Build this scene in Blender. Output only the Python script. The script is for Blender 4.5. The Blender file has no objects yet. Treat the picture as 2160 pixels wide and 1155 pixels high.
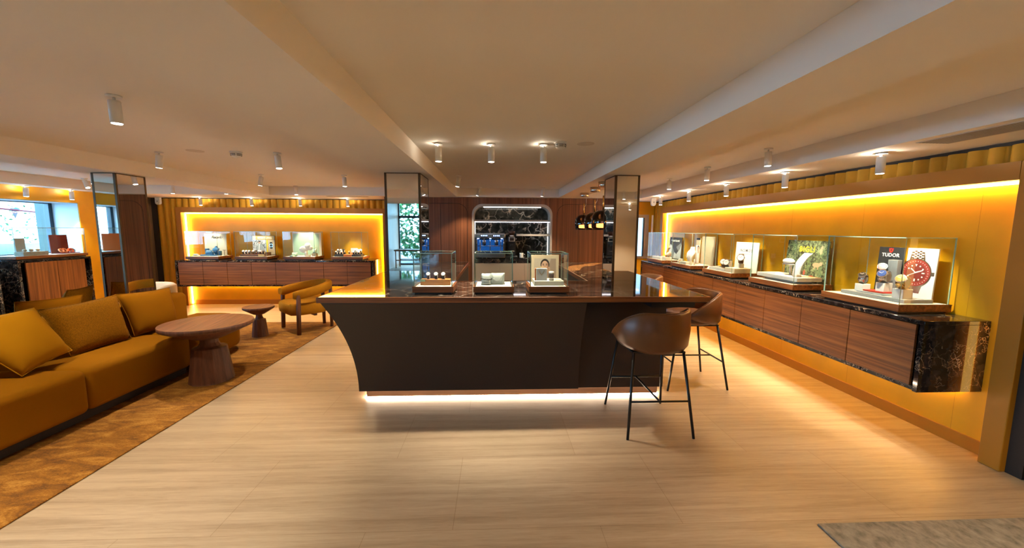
import bpy, bmesh, math, random
from mathutils import Vector, Matrix, Euler
random.seed(7)
S = bpy.context.scene
COL = S.collection
PI = math.pi
R = math.radians

# ------------------------------------------------------------------ camera
cam_d = bpy.data.cameras.new('camera')
cam = bpy.data.objects.new('camera', cam_d)
COL.objects.link(cam)
S.camera = cam
FPX, PITCH, YAW, ROLL = 822.8, .114037, .0434747, .0053203
fw = Vector((math.sin(YAW)*math.cos(PITCH), math.cos(YAW)*math.cos(PITCH), -math.sin(PITCH)))
rt = Vector((math.cos(YAW), -math.sin(YAW), 0))
dn = fw.cross(rt)
r2 = rt*math.cos(ROLL) - dn*math.sin(ROLL)
d2 = rt*math.sin(ROLL) + dn*math.cos(ROLL)
M = Matrix((r2, -d2, -fw)).transposed().to_4x4()
M.translation = (0, 0, 1.62)
cam.matrix_world = M
cam_d.sensor_width = 36
cam_d.lens = FPX*36/2160
cam_d.clip_start = .05

# ------------------------------------------------------------------ view, world, light
S.view_settings.view_transform = 'Standard'
S.view_settings.look = 'None'
S.view_settings.exposure = 1.5
S.view_settings.gamma = 1
S.view_settings.use_curve_mapping = False
cy = S.cycles
cy.use_denoising = True
cy.max_bounces = 9
cy.diffuse_bounces = 5
cy.glossy_bounces = 6
cy.transmission_bounces = 6
cy.transparent_max_bounces = 40
cy.sample_clamp_indirect = 4
cy.caustics_reflective = False
cy.caustics_refractive = False

W = bpy.data.worlds.new('world')
S.world = W
W.use_nodes = True
bg = W.node_tree.nodes['Background']
bg.inputs[0].default_value = (.33, .68, 1.0, 1)
bg.inputs[1].default_value = 9.0

SPOT_W = 42.0           # ceiling spots
GLOW_W = 1.3             # leak of light at each spot's stem
LED_WARM = 22.0         # niche strips
LED_PLINTH = 24.0


def portal(x, y, z, sx, sy, rot):
    l = bpy.data.lights.new('daylight_portal', 'AREA')
    l.shape = 'RECTANGLE'
    l.size, l.size_y = sx, sy
    l.cycles.is_portal = True
    o = bpy.data.objects.new('daylight_portal', l)
    o.location = (x, y, z)
    o.rotation_euler = rot
    COL.objects.link(o)


for y0, y1, z0, z1 in ((5.2, 7.0, 1.15, 2.02), (3.3, 4.9, 1.15, 2.02), (1.2, 2.9, 1.15, 2.02), (-.6, .9, .1, 2.1)):      # windows in the left wall
    portal(-7.5, (y0+y1)/2, (z0+z1)/2, z1-z0, y1-y0, (0, R(-90), 0))
portal(-3.3, -9.0, 1.4, 2.0, 2.6, (R(90), 0, 0))           # glazed front of the entrance hall

# ------------------------------------------------------------------ materials
MATS = {}


def new_mat(name):
    m = bpy.data.materials.new(name)
    m.use_nodes = True
    nt = m.node_tree
    return m, nt, nt.nodes['Principled BSDF'], nt.nodes.new, nt.links.new


def plain(name, col, rough=.5, metal=0., spec=.5, emit=None, es=0., sheen=0., coat=0., noise=0., nscale=20, bump=0.):
    m, nt, b, N, L = new_mat(name)
    b.inputs['Base Color'].default_value = (*col, 1)
    b.inputs['Roughness'].default_value = rough
    b.inputs['Metallic'].default_value = metal
    b.inputs['Specular IOR Level'].default_value = spec
    if sheen:
        b.inputs['Sheen Weight'].default_value = sheen
        b.inputs['Sheen Roughness'].default_value = .4
        b.inputs['Sheen Tint'].default_value = (min(1, col[0]*3+.1), min(1, col[1]*3+.1), min(1, col[2]*3+.05), 1)
    if coat:
        b.inputs['Coat Weight'].default_value = coat
    if emit:
        b.inputs['Emission Color'].default_value = (*emit, 1)
        b.inputs['Emission Strength'].default_value = es
    if noise or bump:
        tc = N('ShaderNodeTexCoord')
        n = N('ShaderNodeTexNoise')
        n.inputs['Scale'].default_value = nscale
        n.inputs['Detail'].default_value = 5
        L(tc.outputs['Object'], n.inputs['Vector'])
        if noise:
            mx = N('ShaderNodeMix')
            mx.data_type = 'RGBA'
            mx.inputs[6].default_value = (*[c*(1-noise) for c in col], 1)
            mx.inputs[7].default_value = (*[min(1, c*(1+noise)) for c in col], 1)
            L(n.outputs['Fac'], mx.inputs[0])
            L(mx.outputs[2], b.inputs['Base Color'])
        if bump:
            bp = N('ShaderNodeBump')
            bp.inputs['Strength'].default_value = bump
            bp.inputs['Distance'].default_value = .01
            L(n.outputs['Fac'], bp.inputs['Height'])
            L(bp.outputs[0], b.inputs['Normal'])
    MATS[name] = m
    return m


def ramp(N, stops):
    r = N('ShaderNodeValToRGB')
    e = r.color_ramp.elements
    while len(e) < len(stops):
        e.new(.5)
    for k, (p, c) in enumerate(stops):
        e[k].position = p
        e[k].color = (*c, 1)
    return r


def wood(name, axis, c0, c1, c2, rough=.38, freq=40, stretch=.022, coat=0.):
    """veneer with its grain running along one axis"""
    m, nt, b, N, L = new_mat(name)
    tc = N('ShaderNodeTexCoord')
    mp = N('ShaderNodeMapping')
    sc = [freq, freq, freq]
    sc['xyz'.index(axis)] = freq*stretch
    mp.inputs['Scale'].default_value = sc
    L(tc.outputs['Object'], mp.inputs['Vector'])
    n = N('ShaderNodeTexNoise')
    n.inputs['Scale'].default_value = 1.0
    n.inputs['Detail'].default_value = 7
    n.inputs['Roughness'].default_value = .62
    n.inputs['Distortion'].default_value = .35
    L(mp.outputs[0], n.inputs['Vector'])
    r = ramp(N, [(.32, c0), (.5, c1), (.68, c2)])
    L(n.outputs['Fac'], r.inputs[0])
    L(r.outputs[0], b.inputs['Base Color'])
    b.inputs['Roughness'].default_value = rough
    b.inputs['Coat Weight'].default_value = coat
    MATS[name] = m
    return m


def marble(name, scale=2.2, gold=.35, rough=.05, base=(.010, .008, .008), patch=None, mask=(.40, .60), vein=(.62, .55, .48), width=.02):
    m, nt, b, N, L = new_mat(name)
    tc = N('ShaderNodeTexCoord')
    n1 = N('ShaderNodeTexNoise')
    n1.inputs['Scale'].default_value = 1.6*scale
    n1.inputs['Detail'].default_value = 6
    L(tc.outputs['Object'], n1.inputs['Vector'])
    mx = N('ShaderNodeMix')
    mx.data_type = 'VECTOR'
    mx.inputs[0].default_value = .42
    L(tc.outputs['Object'], mx.inputs[4])
    L(n1.outputs['Color'], mx.inputs[5])
    v = N('ShaderNodeTexVoronoi')
    v.feature = 'DISTANCE_TO_EDGE'
    v.inputs['Scale'].default_value = 3.2*scale
    L(mx.outputs[1], v.inputs['Vector'])
    rv = ramp(N, [(0, (1, 1, 1)), (width, (.25, .25, .25)), (width*2.4, (0, 0, 0))])
    L(v.outputs['Distance'], rv.inputs[0])
    n2 = N('ShaderNodeTexNoise')
    n2.inputs['Scale'].default_value = 1.1*scale
    n2.inputs['Detail'].default_value = 3
    L(tc.outputs['Object'], n2.inputs['Vector'])
    rm = ramp(N, [(mask[0], (0, 0, 0)), (mask[1], (1, 1, 1))])
    L(n2.outputs['Fac'], rm.inputs[0])
    mul = N('ShaderNodeMath')
    mul.operation = 'MULTIPLY'
    L(rv.outputs[0], mul.inputs[0])
    L(rm.outputs[0], mul.inputs[1])
    n3 = N('ShaderNodeTexNoise')
    n3.inputs['Scale'].default_value = 5*scale
    n3.inputs['Detail'].default_value = 8
    L(tc.outputs['Object'], n3.inputs['Vector'])
    rb = ramp(N, [(.4, base), (.75, tuple(c*4+.01 for c in base))])
    L(n3.outputs['Fac'], rb.inputs[0])
    rc = ramp(N, [(.4, vein), (.6, (vein[0], vein[1]*(1-gold*.5), vein[2]*(1-gold)))])
    L(n3.outputs['Fac'], rc.inputs[0])
    m1 = N('ShaderNodeMix')
    m1.data_type = 'RGBA'
    L(mul.outputs[0], m1.inputs[0])
    L(rb.outputs[0], m1.inputs[6])
    L(rc.outputs[0], m1.inputs[7])
    out = m1.outputs[2]
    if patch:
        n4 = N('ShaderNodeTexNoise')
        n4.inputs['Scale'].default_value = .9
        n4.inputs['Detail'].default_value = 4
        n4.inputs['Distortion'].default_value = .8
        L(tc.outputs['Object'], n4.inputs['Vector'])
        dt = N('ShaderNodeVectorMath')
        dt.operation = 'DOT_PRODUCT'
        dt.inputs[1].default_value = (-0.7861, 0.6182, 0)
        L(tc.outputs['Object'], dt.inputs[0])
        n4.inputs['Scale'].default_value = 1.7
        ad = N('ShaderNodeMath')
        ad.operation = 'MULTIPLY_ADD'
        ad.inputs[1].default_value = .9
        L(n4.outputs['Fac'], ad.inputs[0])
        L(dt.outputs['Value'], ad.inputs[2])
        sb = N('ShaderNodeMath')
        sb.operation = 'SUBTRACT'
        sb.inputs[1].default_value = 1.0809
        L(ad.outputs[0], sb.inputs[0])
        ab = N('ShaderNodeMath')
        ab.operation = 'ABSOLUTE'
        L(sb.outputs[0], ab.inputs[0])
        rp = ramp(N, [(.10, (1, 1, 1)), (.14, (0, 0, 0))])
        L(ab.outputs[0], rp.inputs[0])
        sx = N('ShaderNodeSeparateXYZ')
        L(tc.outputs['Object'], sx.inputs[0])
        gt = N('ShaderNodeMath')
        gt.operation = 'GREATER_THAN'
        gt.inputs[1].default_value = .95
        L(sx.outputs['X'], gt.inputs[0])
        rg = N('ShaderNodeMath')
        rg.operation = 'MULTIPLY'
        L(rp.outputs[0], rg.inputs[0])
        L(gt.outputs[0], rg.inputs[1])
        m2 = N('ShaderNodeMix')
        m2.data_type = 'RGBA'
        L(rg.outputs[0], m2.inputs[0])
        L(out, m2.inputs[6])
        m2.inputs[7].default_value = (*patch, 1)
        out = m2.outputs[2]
    L(out, b.inputs['Base Color'])
    b.inputs['Roughness'].default_value = rough
    MATS[name] = m
    return m


def streak(name, lo, mid, hi, scale, rough=.6, sheen=0., bump=.0, dist=1.2, tile=None, fine=None, stops=(.3, .5, .72)):
    """noise stretched by the given scale: travertine, rug pile"""
    m, nt, b, N, L = new_mat(name)
    tc = N('ShaderNodeTexCoord')
    mp = N('ShaderNodeMapping')
    mp.inputs['Scale'].default_value = scale
    L(tc.outputs['Object'], mp.inputs['Vector'])
    n = N('ShaderNodeTexNoise')
    n.inputs['Scale'].default_value = 1
    n.inputs['Detail'].default_value = 9
    n.inputs['Roughness'].default_value = .62
    n.inputs['Distortion'].default_value = dist
    L(mp.outputs[0], n.inputs['Vector'])
    r = ramp(N, [(stops[0], lo), (stops[1], mid), (stops[2], hi)])
    fac = n.outputs['Fac']
    if fine:
        mp2 = N('ShaderNodeMapping')
        mp2.inputs['Scale'].default_value = fine
        L(tc.outputs['Object'], mp2.inputs['Vector'])
        nf = N('ShaderNodeTexNoise')
        nf.inputs['Scale'].default_value = 1
        nf.inputs['Detail'].default_value = 10
        nf.inputs['Roughness'].default_value = .75
        nf.inputs['Distortion'].default_value = .8
        L(mp2.outputs[0], nf.inputs['Vector'])
        mxf = N('ShaderNodeMix')
        mxf.inputs[0].default_value = .45
        L(fac, mxf.inputs[2])
        L(nf.outputs['Fac'], mxf.inputs[3])
        fac = mxf.outputs[0]
    L(fac, r.inputs[0])
    out = r.outputs[0]
    if tile:
        bt = N('ShaderNodeTexBrick')
        bt.offset = .365
        bt.inputs['Color1'].default_value = (1, 1, 1, 1)
        bt.inputs['Color2'].default_value = (.93, .92, .90, 1)
        bt.inputs['Mortar'].default_value = (.62, .55, .48, 1)
        bt.inputs['Scale'].default_value = 1
        bt.inputs['Mortar Size'].default_value = .0013
        bt.inputs['Brick Width'].default_value = tile[0]
        bt.inputs['Row Height'].default_value = tile[1]
        m3 = N('ShaderNodeMapping')
        m3.inputs['Location'].default_value = (tile[2], tile[3], 0)
        L(tc.outputs['Object'], m3.inputs['Vector'])
        L(m3.outputs[0], bt.inputs['Vector'])
        mm = N('ShaderNodeMix')
        mm.data_type = 'RGBA'
        mm.blend_type = 'MULTIPLY'
        mm.inputs[0].default_value = 1
        L(out, mm.inputs[6])
        L(bt.outputs['Color'], mm.inputs[7])
        out = mm.outputs[2]
    L(out, b.inputs['Base Color'])
    b.inputs['Roughness'].default_value = rough
    if sheen:
        b.inputs['Sheen Weight'].default_value = sheen
    if bump:
        bp = N('ShaderNodeBump')
        bp.inputs['Strength'].default_value = bump
        bp.inputs['Distance'].default_value = .01
        L(n.outputs['Fac'], bp.inputs['Height'])
        L(bp.outputs[0], b.inputs['Normal'])
    MATS[name] = m
    return m


def glass(name, tint=(.97, .99, .98), refl=1.0):
    m = bpy.data.materials.new(name)
    m.use_nodes = True
    nt = m.node_tree
    nt.nodes.remove(nt.nodes['Principled BSDF'])
    N, L = nt.nodes.new, nt.links.new
    out = nt.nodes['Material Output']
    t = N('ShaderNodeBsdfTransparent')
    t.inputs[0].default_value = (*tint, 1)
    g = N('ShaderNodeBsdfGlossy')
    g.inputs['Roughness'].default_value = .0
    g.inputs[0].default_value = (refl, refl, refl, 1)
    f = N('ShaderNodeFresnel')
    f.inputs[0].default_value = 1.45
    mx = N('ShaderNodeMixShader')
    ge = N('ShaderNodeNewGeometry')          # the inner side of a pane adds no second reflection
    sb = N('ShaderNodeMath')
    sb.operation = 'SUBTRACT'
    sb.inputs[0].default_value = 1
    ml = N('ShaderNodeMath')
    ml.operation = 'MULTIPLY'
    L(ge.outputs['Backfacing'], sb.inputs[1])
    L(f.outputs[0], ml.inputs[0])
    L(sb.outputs[0], ml.inputs[1])
    L(ml.outputs[0], mx.inputs[0])
    L(t.outputs[0], mx.inputs[1])
    L(g.outputs[0], mx.inputs[2])
    L(mx.outputs[0], out.inputs[0])
    MATS[name] = m
    return m


def emission(name, col, st):
    return plain(name, (.8, .8, .8), emit=col, es=st)


plain('plaster', (.84, .80, .74), .8, noise=.02, nscale=3)
streak('travertine', (.24, .168, .105), (.41, .31, .21), (.54, .43, .31), (.55, 15, 1), .38, dist=.5, tile=(1.275, .68, .23, .085), fine=(5, 95, 1))
plain('gold_wall', (.76, .385, .002), .5, .0, noise=.2, nscale=3.2)
plain('gold_frame', (.42, .165, .005), .5, noise=.06, nscale=6)
plain('gold_skirting', (.50, .19, .008), .45)
plain('velvet_flute', (.55, .27, .010), .75, sheen=.35, noise=.15, nscale=14)
plain('brown_panel', (.16, .10, .055), .55, noise=.08, nscale=9)
plain('shadow_gap', (.02, .012, .008), .7)
wood('walnut_x', 'x', (.085, .023, .004), (.215, .066, .012), (.33, .112, .022), rough=.48)
wood('walnut_y', 'y', (.085, .023, .004), (.215, .066, .012), (.33, .112, .022), rough=.48)
wood('walnut_z', 'z', (.085, .023, .004), (.215, .066, .012), (.33, .112, .022), rough=.48)
wood('wall_walnut', 'z', (.080, .024, .009), (.17, .056, .021), (.25, .092, .038), freq=34, stretch=.012)
wood('pale_walnut', 'z', (.24, .13, .08), (.34, .20, .13), (.42, .26, .17), freq=30, stretch=.02)
wood('table_wood', 'y', (.10, .036, .015), (.19, .070, .030), (.27, .105, .048), rough=.5, freq=34, stretch=.05)
wood('table_wood_z', 'z', (.06, .020, .008), (.115, .038, .015), (.165, .058, .025), rough=.6, freq=26, stretch=.06)
wood('orange_wood', 'x', (.42, .15, .035), (.56, .22, .055), (.66, .30, .09), freq=20)
marble('black_marble', 3.6, .5, width=.016, vein=(.75, .66, .56))
marble('niche_marble', 2.0, .3, .12, (.016, .017, .014), vein=(.85, .82, .72), width=.030, mask=(.47, .60))
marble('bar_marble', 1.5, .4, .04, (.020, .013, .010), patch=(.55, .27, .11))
plain('counter_brown', (.042, .024, .015), .6)
plain('counter_black', (.012, .010, .010), .5)
plain('plinth_copper', (.34, .20, .13), .35, .6)
plain('beige_cabinet', (.50, .41, .34), .5)
plain('beige_trim', (.45, .40, .35), .45)
plain('beige_wall', (.55, .46, .36), .6)
plain('mirror', (.86, .82, .76), .015, 1)
plain('bronze', (.085, .05, .022), .5, .5)
plain('black_metal', (.012, .012, .013), .42, .3)
plain('black_plastic', (.015, .015, .016), .35)
plain('steel', (.62, .62, .63), .22, 1)
plain('nickel', (.72, .66, .58), .18, 1)
plain('gold_metal', (.80, .56, .20), .25, 1)
plain('white_paint', (.80, .79, .76), .45)
plain('white_plastic', (.82, .81, .77), .4)
plain('white_leather', (.86, .84, .80), .5)
plain('cream_pad', (.80, .77, .70), .7)
plain('dark_slot', (.02, .02, .02), .7)
plain('leather', (.145, .050, .013), .38, noise=.18, nscale=7, bump=.04)
plain('velvet', (.25, .096, .001), .9, spec=.1, sheen=.06, noise=.12, nscale=4, bump=.05)
plain('velvet_light', (.36, .16, .003), .9, spec=.1, sheen=.08, noise=.12, nscale=5, bump=.05)
plain('velvet_fleck', (.20, .080, .002), .9, spec=.1, sheen=.05, noise=.75, nscale=120, bump=.15)
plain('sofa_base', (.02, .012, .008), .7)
plain('chair_fabric', (.36, .145, .006), .85, spec=.1, sheen=.12, noise=.12, nscale=40, bump=.06)
plain('cream_fabric', (.58, .50, .40), .85, noise=.06, nscale=60, bump=.05)
streak('rug_gold', (.105, .035, .001), (.26, .100, .004), (.50, .25, .045), (3.4, 9, 1), .95, sheen=.0, bump=.12, dist=1.3, fine=(70, 130, 1), stops=(.40, .52, .66))
streak('rug_grey', (.13, .11, .085), (.24, .21, .165), (.33, .29, .23), (22, 16, 1), .95, bump=.2, dist=.3)
glass('pane')
plain('glass_edge', (.30, .46, .38), .15, spec=.8)
glass('hopper_glass', (.82, .82, .84))
glass('smoke_glass', (.19, .115, .075), 1.0)
glass('window_glass', (.92, .97, 1))
glass('tinted_glass', (.36, .34, .34))
emission('lens_light', (1, .93, .82), 11)
emission('led_warm', (1, .52, .10), LED_WARM)
emission('led_soft', (1, .50, .08), 1.8)
emission('led_hidden_fill', (1, .80, .58), 2.6)
emission('led_plinth', (1, .80, .58), LED_PLINTH)
emission('led_white', (1, .93, .84), 3.2)
emission('led_dim', (1, .95, .88), 1.1)
emission('led_shelf', (.95, .90, 1), 3.2)
emission('pendant_glow', (1, .78, .42), 45)
plain('led_blue', (.01, .03, .10), .3, emit=(.01, .15, .60), es=.16)
emission('button_blue', (.25, .45, 1), 5)
plain('blue_velvet', (.03, .16, .34), .6, sheen=.3)
plain('mint', (.42, .60, .46), .7)
plain('board_white', (.80, .82, .80), .6)
plain('board_cream', (.72, .68, .56), .7)
plain('board_beige', (.52, .43, .30), .7)
plain('board_black', (.022, .024, .028), .5)
plain('board_grey', (.36, .40, .40), .6)
plain('ink', (.02, .02, .02), .6)
plain('ink_grey', (.30, .32, .32), .6)
plain('ink_white', (.85, .85, .82), .6)
plain('yellow', (.80, .60, .02), .5)
plain('header_gold', (.55, .40, .16), .5)
plain('red', (.55, .035, .02), .5)
plain('red_dark', (.16, .010, .016), .55, spec=.15)
plain('red_bezel', (.26, .03, .025), .5)
plain('red_dial', (.16, .02, .018), .5)
plain('orange', (.80, .20, .035), .6)
plain('orange_leather', (.72, .22, .08), .6)
plain('grey_stone', (.33, .31, .26), .7, noise=.3, nscale=30)
plain('photo_ground', (.42, .36, .29), .7)
plain('photo_ground_dark', (.30, .22, .17), .7)
plain('skin', (.58, .36, .25), .6)
plain('skin_shade', (.40, .22, .14), .6)
plain('hair', (.018, .012, .010), .5)
plain('lip', (.36, .12, .09), .5)
plain('cloth_pattern', (.14, .09, .07), .8, noise=.9, nscale=90)
plain('white_dial', (.86, .85, .82), .35)
plain('black_dial', (.015, .016, .018), .3)
plain('blue_dial', (.03, .07, .25), .3)
plain('strap_black', (.02, .02, .022), .5)
plain('strap_brown', (.12, .045, .02), .5)
plain('coral', (.75, .10, .02), .7)
plain('shell_cream', (.70, .55, .40), .5, noise=.3, nscale=25)
plain('iceberg', (.55, .60, .62), .6, noise=.2, nscale=8)
plain('iceberg_dark', (.20, .22, .24), .6, noise=.3, nscale=8)
plain('leaf_a', (.15, .22, .10), .7)
plain('leaf_b', (.32, .37, .20), .7)
plain('leaf_c', (.04, .08, .035), .7)
plain('flower', (.62, .36, .22), .7)
plain('red_flower', (.50, .10, .06), .7)
plain('tree_leaf', (.015, .085, .014), .6)
plain('tree_bark', (.10, .07, .05), .9)
plain('facade', (.6, .6, .6), .8)
plain('facade_blue', (.035, .048, .042), .7)
plain('pavement', (.09, .09, .09), .8)
plain('car_paint', (.08, .08, .08), .3)
plain('car_glass', (.03, .05, .07), .08)
plain('tyre', (.02, .02, .02), .8)
plain('window_frame', (.015, .03, .045), .4)
plain('reveal_paint', (.55, .58, .60), .7)
plain('grille', (.50, .48, .44), .5)
plain('grille_slot', (.26, .24, .21), .7)
plain('patch', (.66, .60, .53), .7)


def jungle():
    m, nt, b, N, L = new_mat('jungle_print')
    tc = N('ShaderNodeTexCoord')
    v = N('ShaderNodeTexVoronoi')
    v.inputs['Scale'].default_value = 42
    n = N('ShaderNodeTexNoise')
    n.inputs['Scale'].default_value = 16
    n.inputs['Distortion'].default_value = 2
    L(tc.outputs['Object'], n.inputs['Vector'])
    L(tc.outputs['Object'], v.inputs['Vector'])
    r = ramp(N, [(0, (.27, .33, .19)), (.45, (.17, .21, .12)), (.8, (.02, .026, .02))])
    L(v.outputs['Distance'], r.inputs[0])
    r2_ = ramp(N, [(.42, (.45, .5, .45)), (.62, (1.4, 1.3, 1.1))])
    L(n.outputs['Fac'], r2_.inputs[0])
    mm = N('ShaderNodeMix')
    mm.data_type = 'RGBA'
    mm.blend_type = 'MULTIPLY'
    mm.inputs[0].default_value = 1
    L(r.outputs[0], mm.inputs[6])
    L(r2_.outputs[0], mm.inputs[7])
    L(mm.outputs[2], b.inputs['Base Color'])
    b.inputs['Roughness'].default_value = .65
    MATS['jungle_print'] = m


jungle()


# ------------------------------------------------------------------ mesh builder
class MB:
    def __init__(self):
        self.bm = bmesh.new()

    def face(self, pts, mi=0):
        vs = [self.bm.verts.new(p) for p in pts]
        f = self.bm.faces.new(vs)
        f.material_index = mi
        return self

    def box(self, x0, x1, y0, y1, z0, z1, bev=0., seg=3, mat=None, mi=0):
        r = bmesh.ops.create_cube(self.bm, size=1)
        vs = r['verts']
        for v in vs:
            v.co = Vector(((x0+x1)/2+v.co.x*(x1-x0), (y0+y1)/2+v.co.y*(y1-y0), (z0+z1)/2+v.co.z*(z1-z0)))
        fs = set(f for v in vs for f in v.link_faces)
        for f in fs:
            f.material_index = mi
        if bev:
            es = list(set(e for v in vs for e in v.link_edges))
            o = bmesh.ops.bevel(self.bm, geom=es, offset=bev, segments=seg, profile=.5, affect='EDGES')
            for f in o['faces']:
                f.smooth = True
                f.material_index = mi
            vs = list(set(v for f in o['faces'] for v in f.verts) | set(v for v in vs if v.is_valid))
        if mat is not None:
            for v in set(vs):
                if v.is_valid:
                    v.co = mat @ v.co
        return self

    def lathe(self, prof, seg=24, c=(0, 0, 0), mat=None, smooth=True, mi=0, flat_at=()):
        rings = []
        for r, z in prof:
            ring = []
            for k in range(seg):
                a = 2*PI*k/seg
                p = Vector((c[0]+r*math.cos(a), c[1]+r*math.sin(a), c[2]+z))
                ring.append(self.bm.verts.new(mat @ p if mat else p))
            rings.append(ring)
        for i in range(len(rings)-1):
            for k in range(seg):
                f = self.bm.faces.new((rings[i][k], rings[i][(k+1) % seg], rings[i+1][(k+1) % seg], rings[i+1][k]))
                f.smooth = smooth
                f.material_index = mi
        for ring, rev in ((rings[0], True), (rings[-1], False)):
            f = self.bm.faces.new(ring[::-1] if rev else ring)
            f.material_index = mi
        return self

    def cyl(self, p0, p1, r0, r1=None, seg=16, mi=0):
        p0, p1 = Vector(p0), Vector(p1)
        r1 = r0 if r1 is None else r1
        d = p1-p0
        q = d.to_track_quat('Z', 'Y').to_matrix().to_4x4()
        q.translation = p0
        return self.lathe([(r0, 0), (r1, d.length)], seg, mat=q, mi=mi)

    def tube(self, pts, r, seg=10, closed=False, mi=0):
        pts = [Vector(p) for p in pts]
        n = len(pts)
        rings = []
        for i, p in enumerate(pts):
            a = pts[(i-1) % n] if (closed or i > 0) else p
            b = pts[(i+1) % n] if (closed or i < n-1) else p
            t = (b-a).normalized()
            up = Vector((0, 0, 1)) if abs(t.z) < .95 else Vector((1, 0, 0))
            u = t.cross(up).normalized()
            w = u.cross(t)
            rr = r[i] if isinstance(r, (list, tuple)) else r
            rings.append([self.bm.verts.new(p+(u*math.cos(2*PI*k/seg)+w*math.sin(2*PI*k/seg))*rr) for k in range(seg)])
        for i in range(n if closed else n-1):
            A, B = rings[i], rings[(i+1) % n]
            for k in range(seg):
                f = self.bm.faces.new((A[k], A[(k+1) % seg], B[(k+1) % seg], B[k]))
                f.smooth = True
                f.material_index = mi
        if not closed:
            self.bm.faces.new(rings[0][::-1]).material_index = mi
            self.bm.faces.new(rings[-1]).material_index = mi
        return self

    def prism(self, poly, d, mi=0, smooth=False):
        """3-D outline swept by vector d"""
        d = Vector(d)
        a = [self.bm.verts.new(p) for p in poly]
        b = [self.bm.verts.new(Vector(p)+d) for p in poly]
        n = len(a)
        self.bm.faces.new(a[::-1]).material_index = mi
        self.bm.faces.new(b).material_index = mi
        for k in range(n):
            f = self.bm.faces.new((a[k], a[(k+1) % n], b[(k+1) % n], b[k]))
            f.material_index = mi
            f.smooth = smooth
        return self

    def grid(self, rows, smooth=True, closed=False, mi=0):
        V = [[self.bm.verts.new(p) for p in row] for row in rows]
        for i in range(len(V)-1):
            m = len(V[i])
            for k in range(m if closed else m-1):
                f = self.bm.faces.new((V[i][k], V[i][(k+1) % m], V[i+1][(k+1) % m], V[i+1][k]))
                f.smooth = smooth
                f.material_index = mi
        return V

    def sweep(self, rows, mi=0):
        """closed cross-sections in a row, capped at both ends"""
        V = self.grid(rows, closed=True, mi=mi)
        self.bm.faces.new(V[0][::-1]).material_index = mi
        self.bm.faces.new(V[-1]).material_index = mi
        return self

    def ball(self, c, rx, ry, rz, seg=16, mi=0, mat=None):
        r = bmesh.ops.create_uvsphere(self.bm, u_segments=seg, v_segments=max(6, seg//2), radius=1)
        for v in r['verts']:
            v.co = Vector((c[0]+v.co.x*rx, c[1]+v.co.y*ry, c[2]+v.co.z*rz))
            if mat:
                v.co = mat @ v.co
            for f in v.link_faces:
                f.smooth = True
                f.material_index = mi
        return self

    def disc(self, c, n, r, h, seg=24, mi=0):
        c, n = Vector(c), Vector(n).normalized()
        return self.cyl(c, c+n*h, r, seg=seg, mi=mi)

    def build(self, name, mat, parent=None, loc=None, rz=0.):
        me = bpy.data.meshes.new(name)
        bmesh.ops.recalc_face_normals(self.bm, faces=self.bm.faces)
        self.bm.to_mesh(me)
        self.bm.free()
        for m in (mat if isinstance(mat, (list, tuple)) else [mat]):
            me.materials.append(MATS[m])
        o = bpy.data.objects.new(name, me)
        COL.objects.link(o)
        if parent:
            o.parent = parent
        if loc is not None:
            o.location = loc
        o.rotation_euler = (0, 0, rz)
        return o


def tag(o, label, cat, group=None, kind=None):
    o['label'] = label
    o['category'] = cat
    if group:
        o['group'] = group
    if kind:
        o['kind'] = kind
    return o


def thing(name, label, cat, loc=(0, 0, 0), rz=0., group=None):
    o = bpy.data.objects.new(name, None)
    o.empty_display_size = .05
    o.location = loc
    o.rotation_euler = (0, 0, rz)
    COL.objects.link(o)
    return tag(o, label, cat, group)


def struct(name, mb, mat):
    o = mb.build(name, mat)
    o['kind'] = 'structure'
    return o


def kids(o):
    return [c for c in bpy.data.objects if c.parent == o]


def dup(o, label=None, loc=None, rz=None, parent=None):
    c = o.copy()
    COL.objects.link(c)
    if parent:
        c.parent = parent
    for k in kids(o):
        dup(k, parent=c)
    if label:
        c['label'] = label
    if loc is not None:
        c.location = loc
    if rz is not None:
        c.rotation_euler = (0, 0, rz)
    return c


def lettering(name, txt, size, mat, parent, x, y, z, rot=(PI/2, 0, 0), shear=0., space=1., bold=0.):
    cu = bpy.data.curves.new(name, 'FONT')
    cu.body = txt
    cu.size = size
    cu.align_x = 'CENTER'
    cu.align_y = 'CENTER'
    cu.extrude = .0006
    cu.offset = bold
    cu.shear = shear
    cu.space_character = space
    cu.resolution_u = 3
    t = bpy.data.objects.new(name, cu)
    COL.objects.link(t)
    dg = bpy.context.evaluated_depsgraph_get()
    me = bpy.data.meshes.new_from_object(t.evaluated_get(dg))
    bpy.data.objects.remove(t)
    me.materials.clear()
    me.materials.append(MATS[mat])
    o = bpy.data.objects.new(name, me)
    COL.objects.link(o)
    o.parent = parent
    o.location = (x, y, z)
    o.rotation_euler = rot
    return o


def frame(F, x, y, z):
    """viewer's frame of a showcase (x to the right, y away from the viewer) to the room"""
    ox, oy, th = F
    return (ox+x*math.cos(th)-y*math.sin(th), oy+x*math.sin(th)+y*math.cos(th), z)

# ================================================================== THE SETTING
ZL, ZH = 2.22, 2.375
XW, XE = -7.0, 3.54
YB = 8.47

struct('floor', MB().box(-7.05, 4.1, -9.1, 8.6, -.1, 0), 'travertine')

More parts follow.
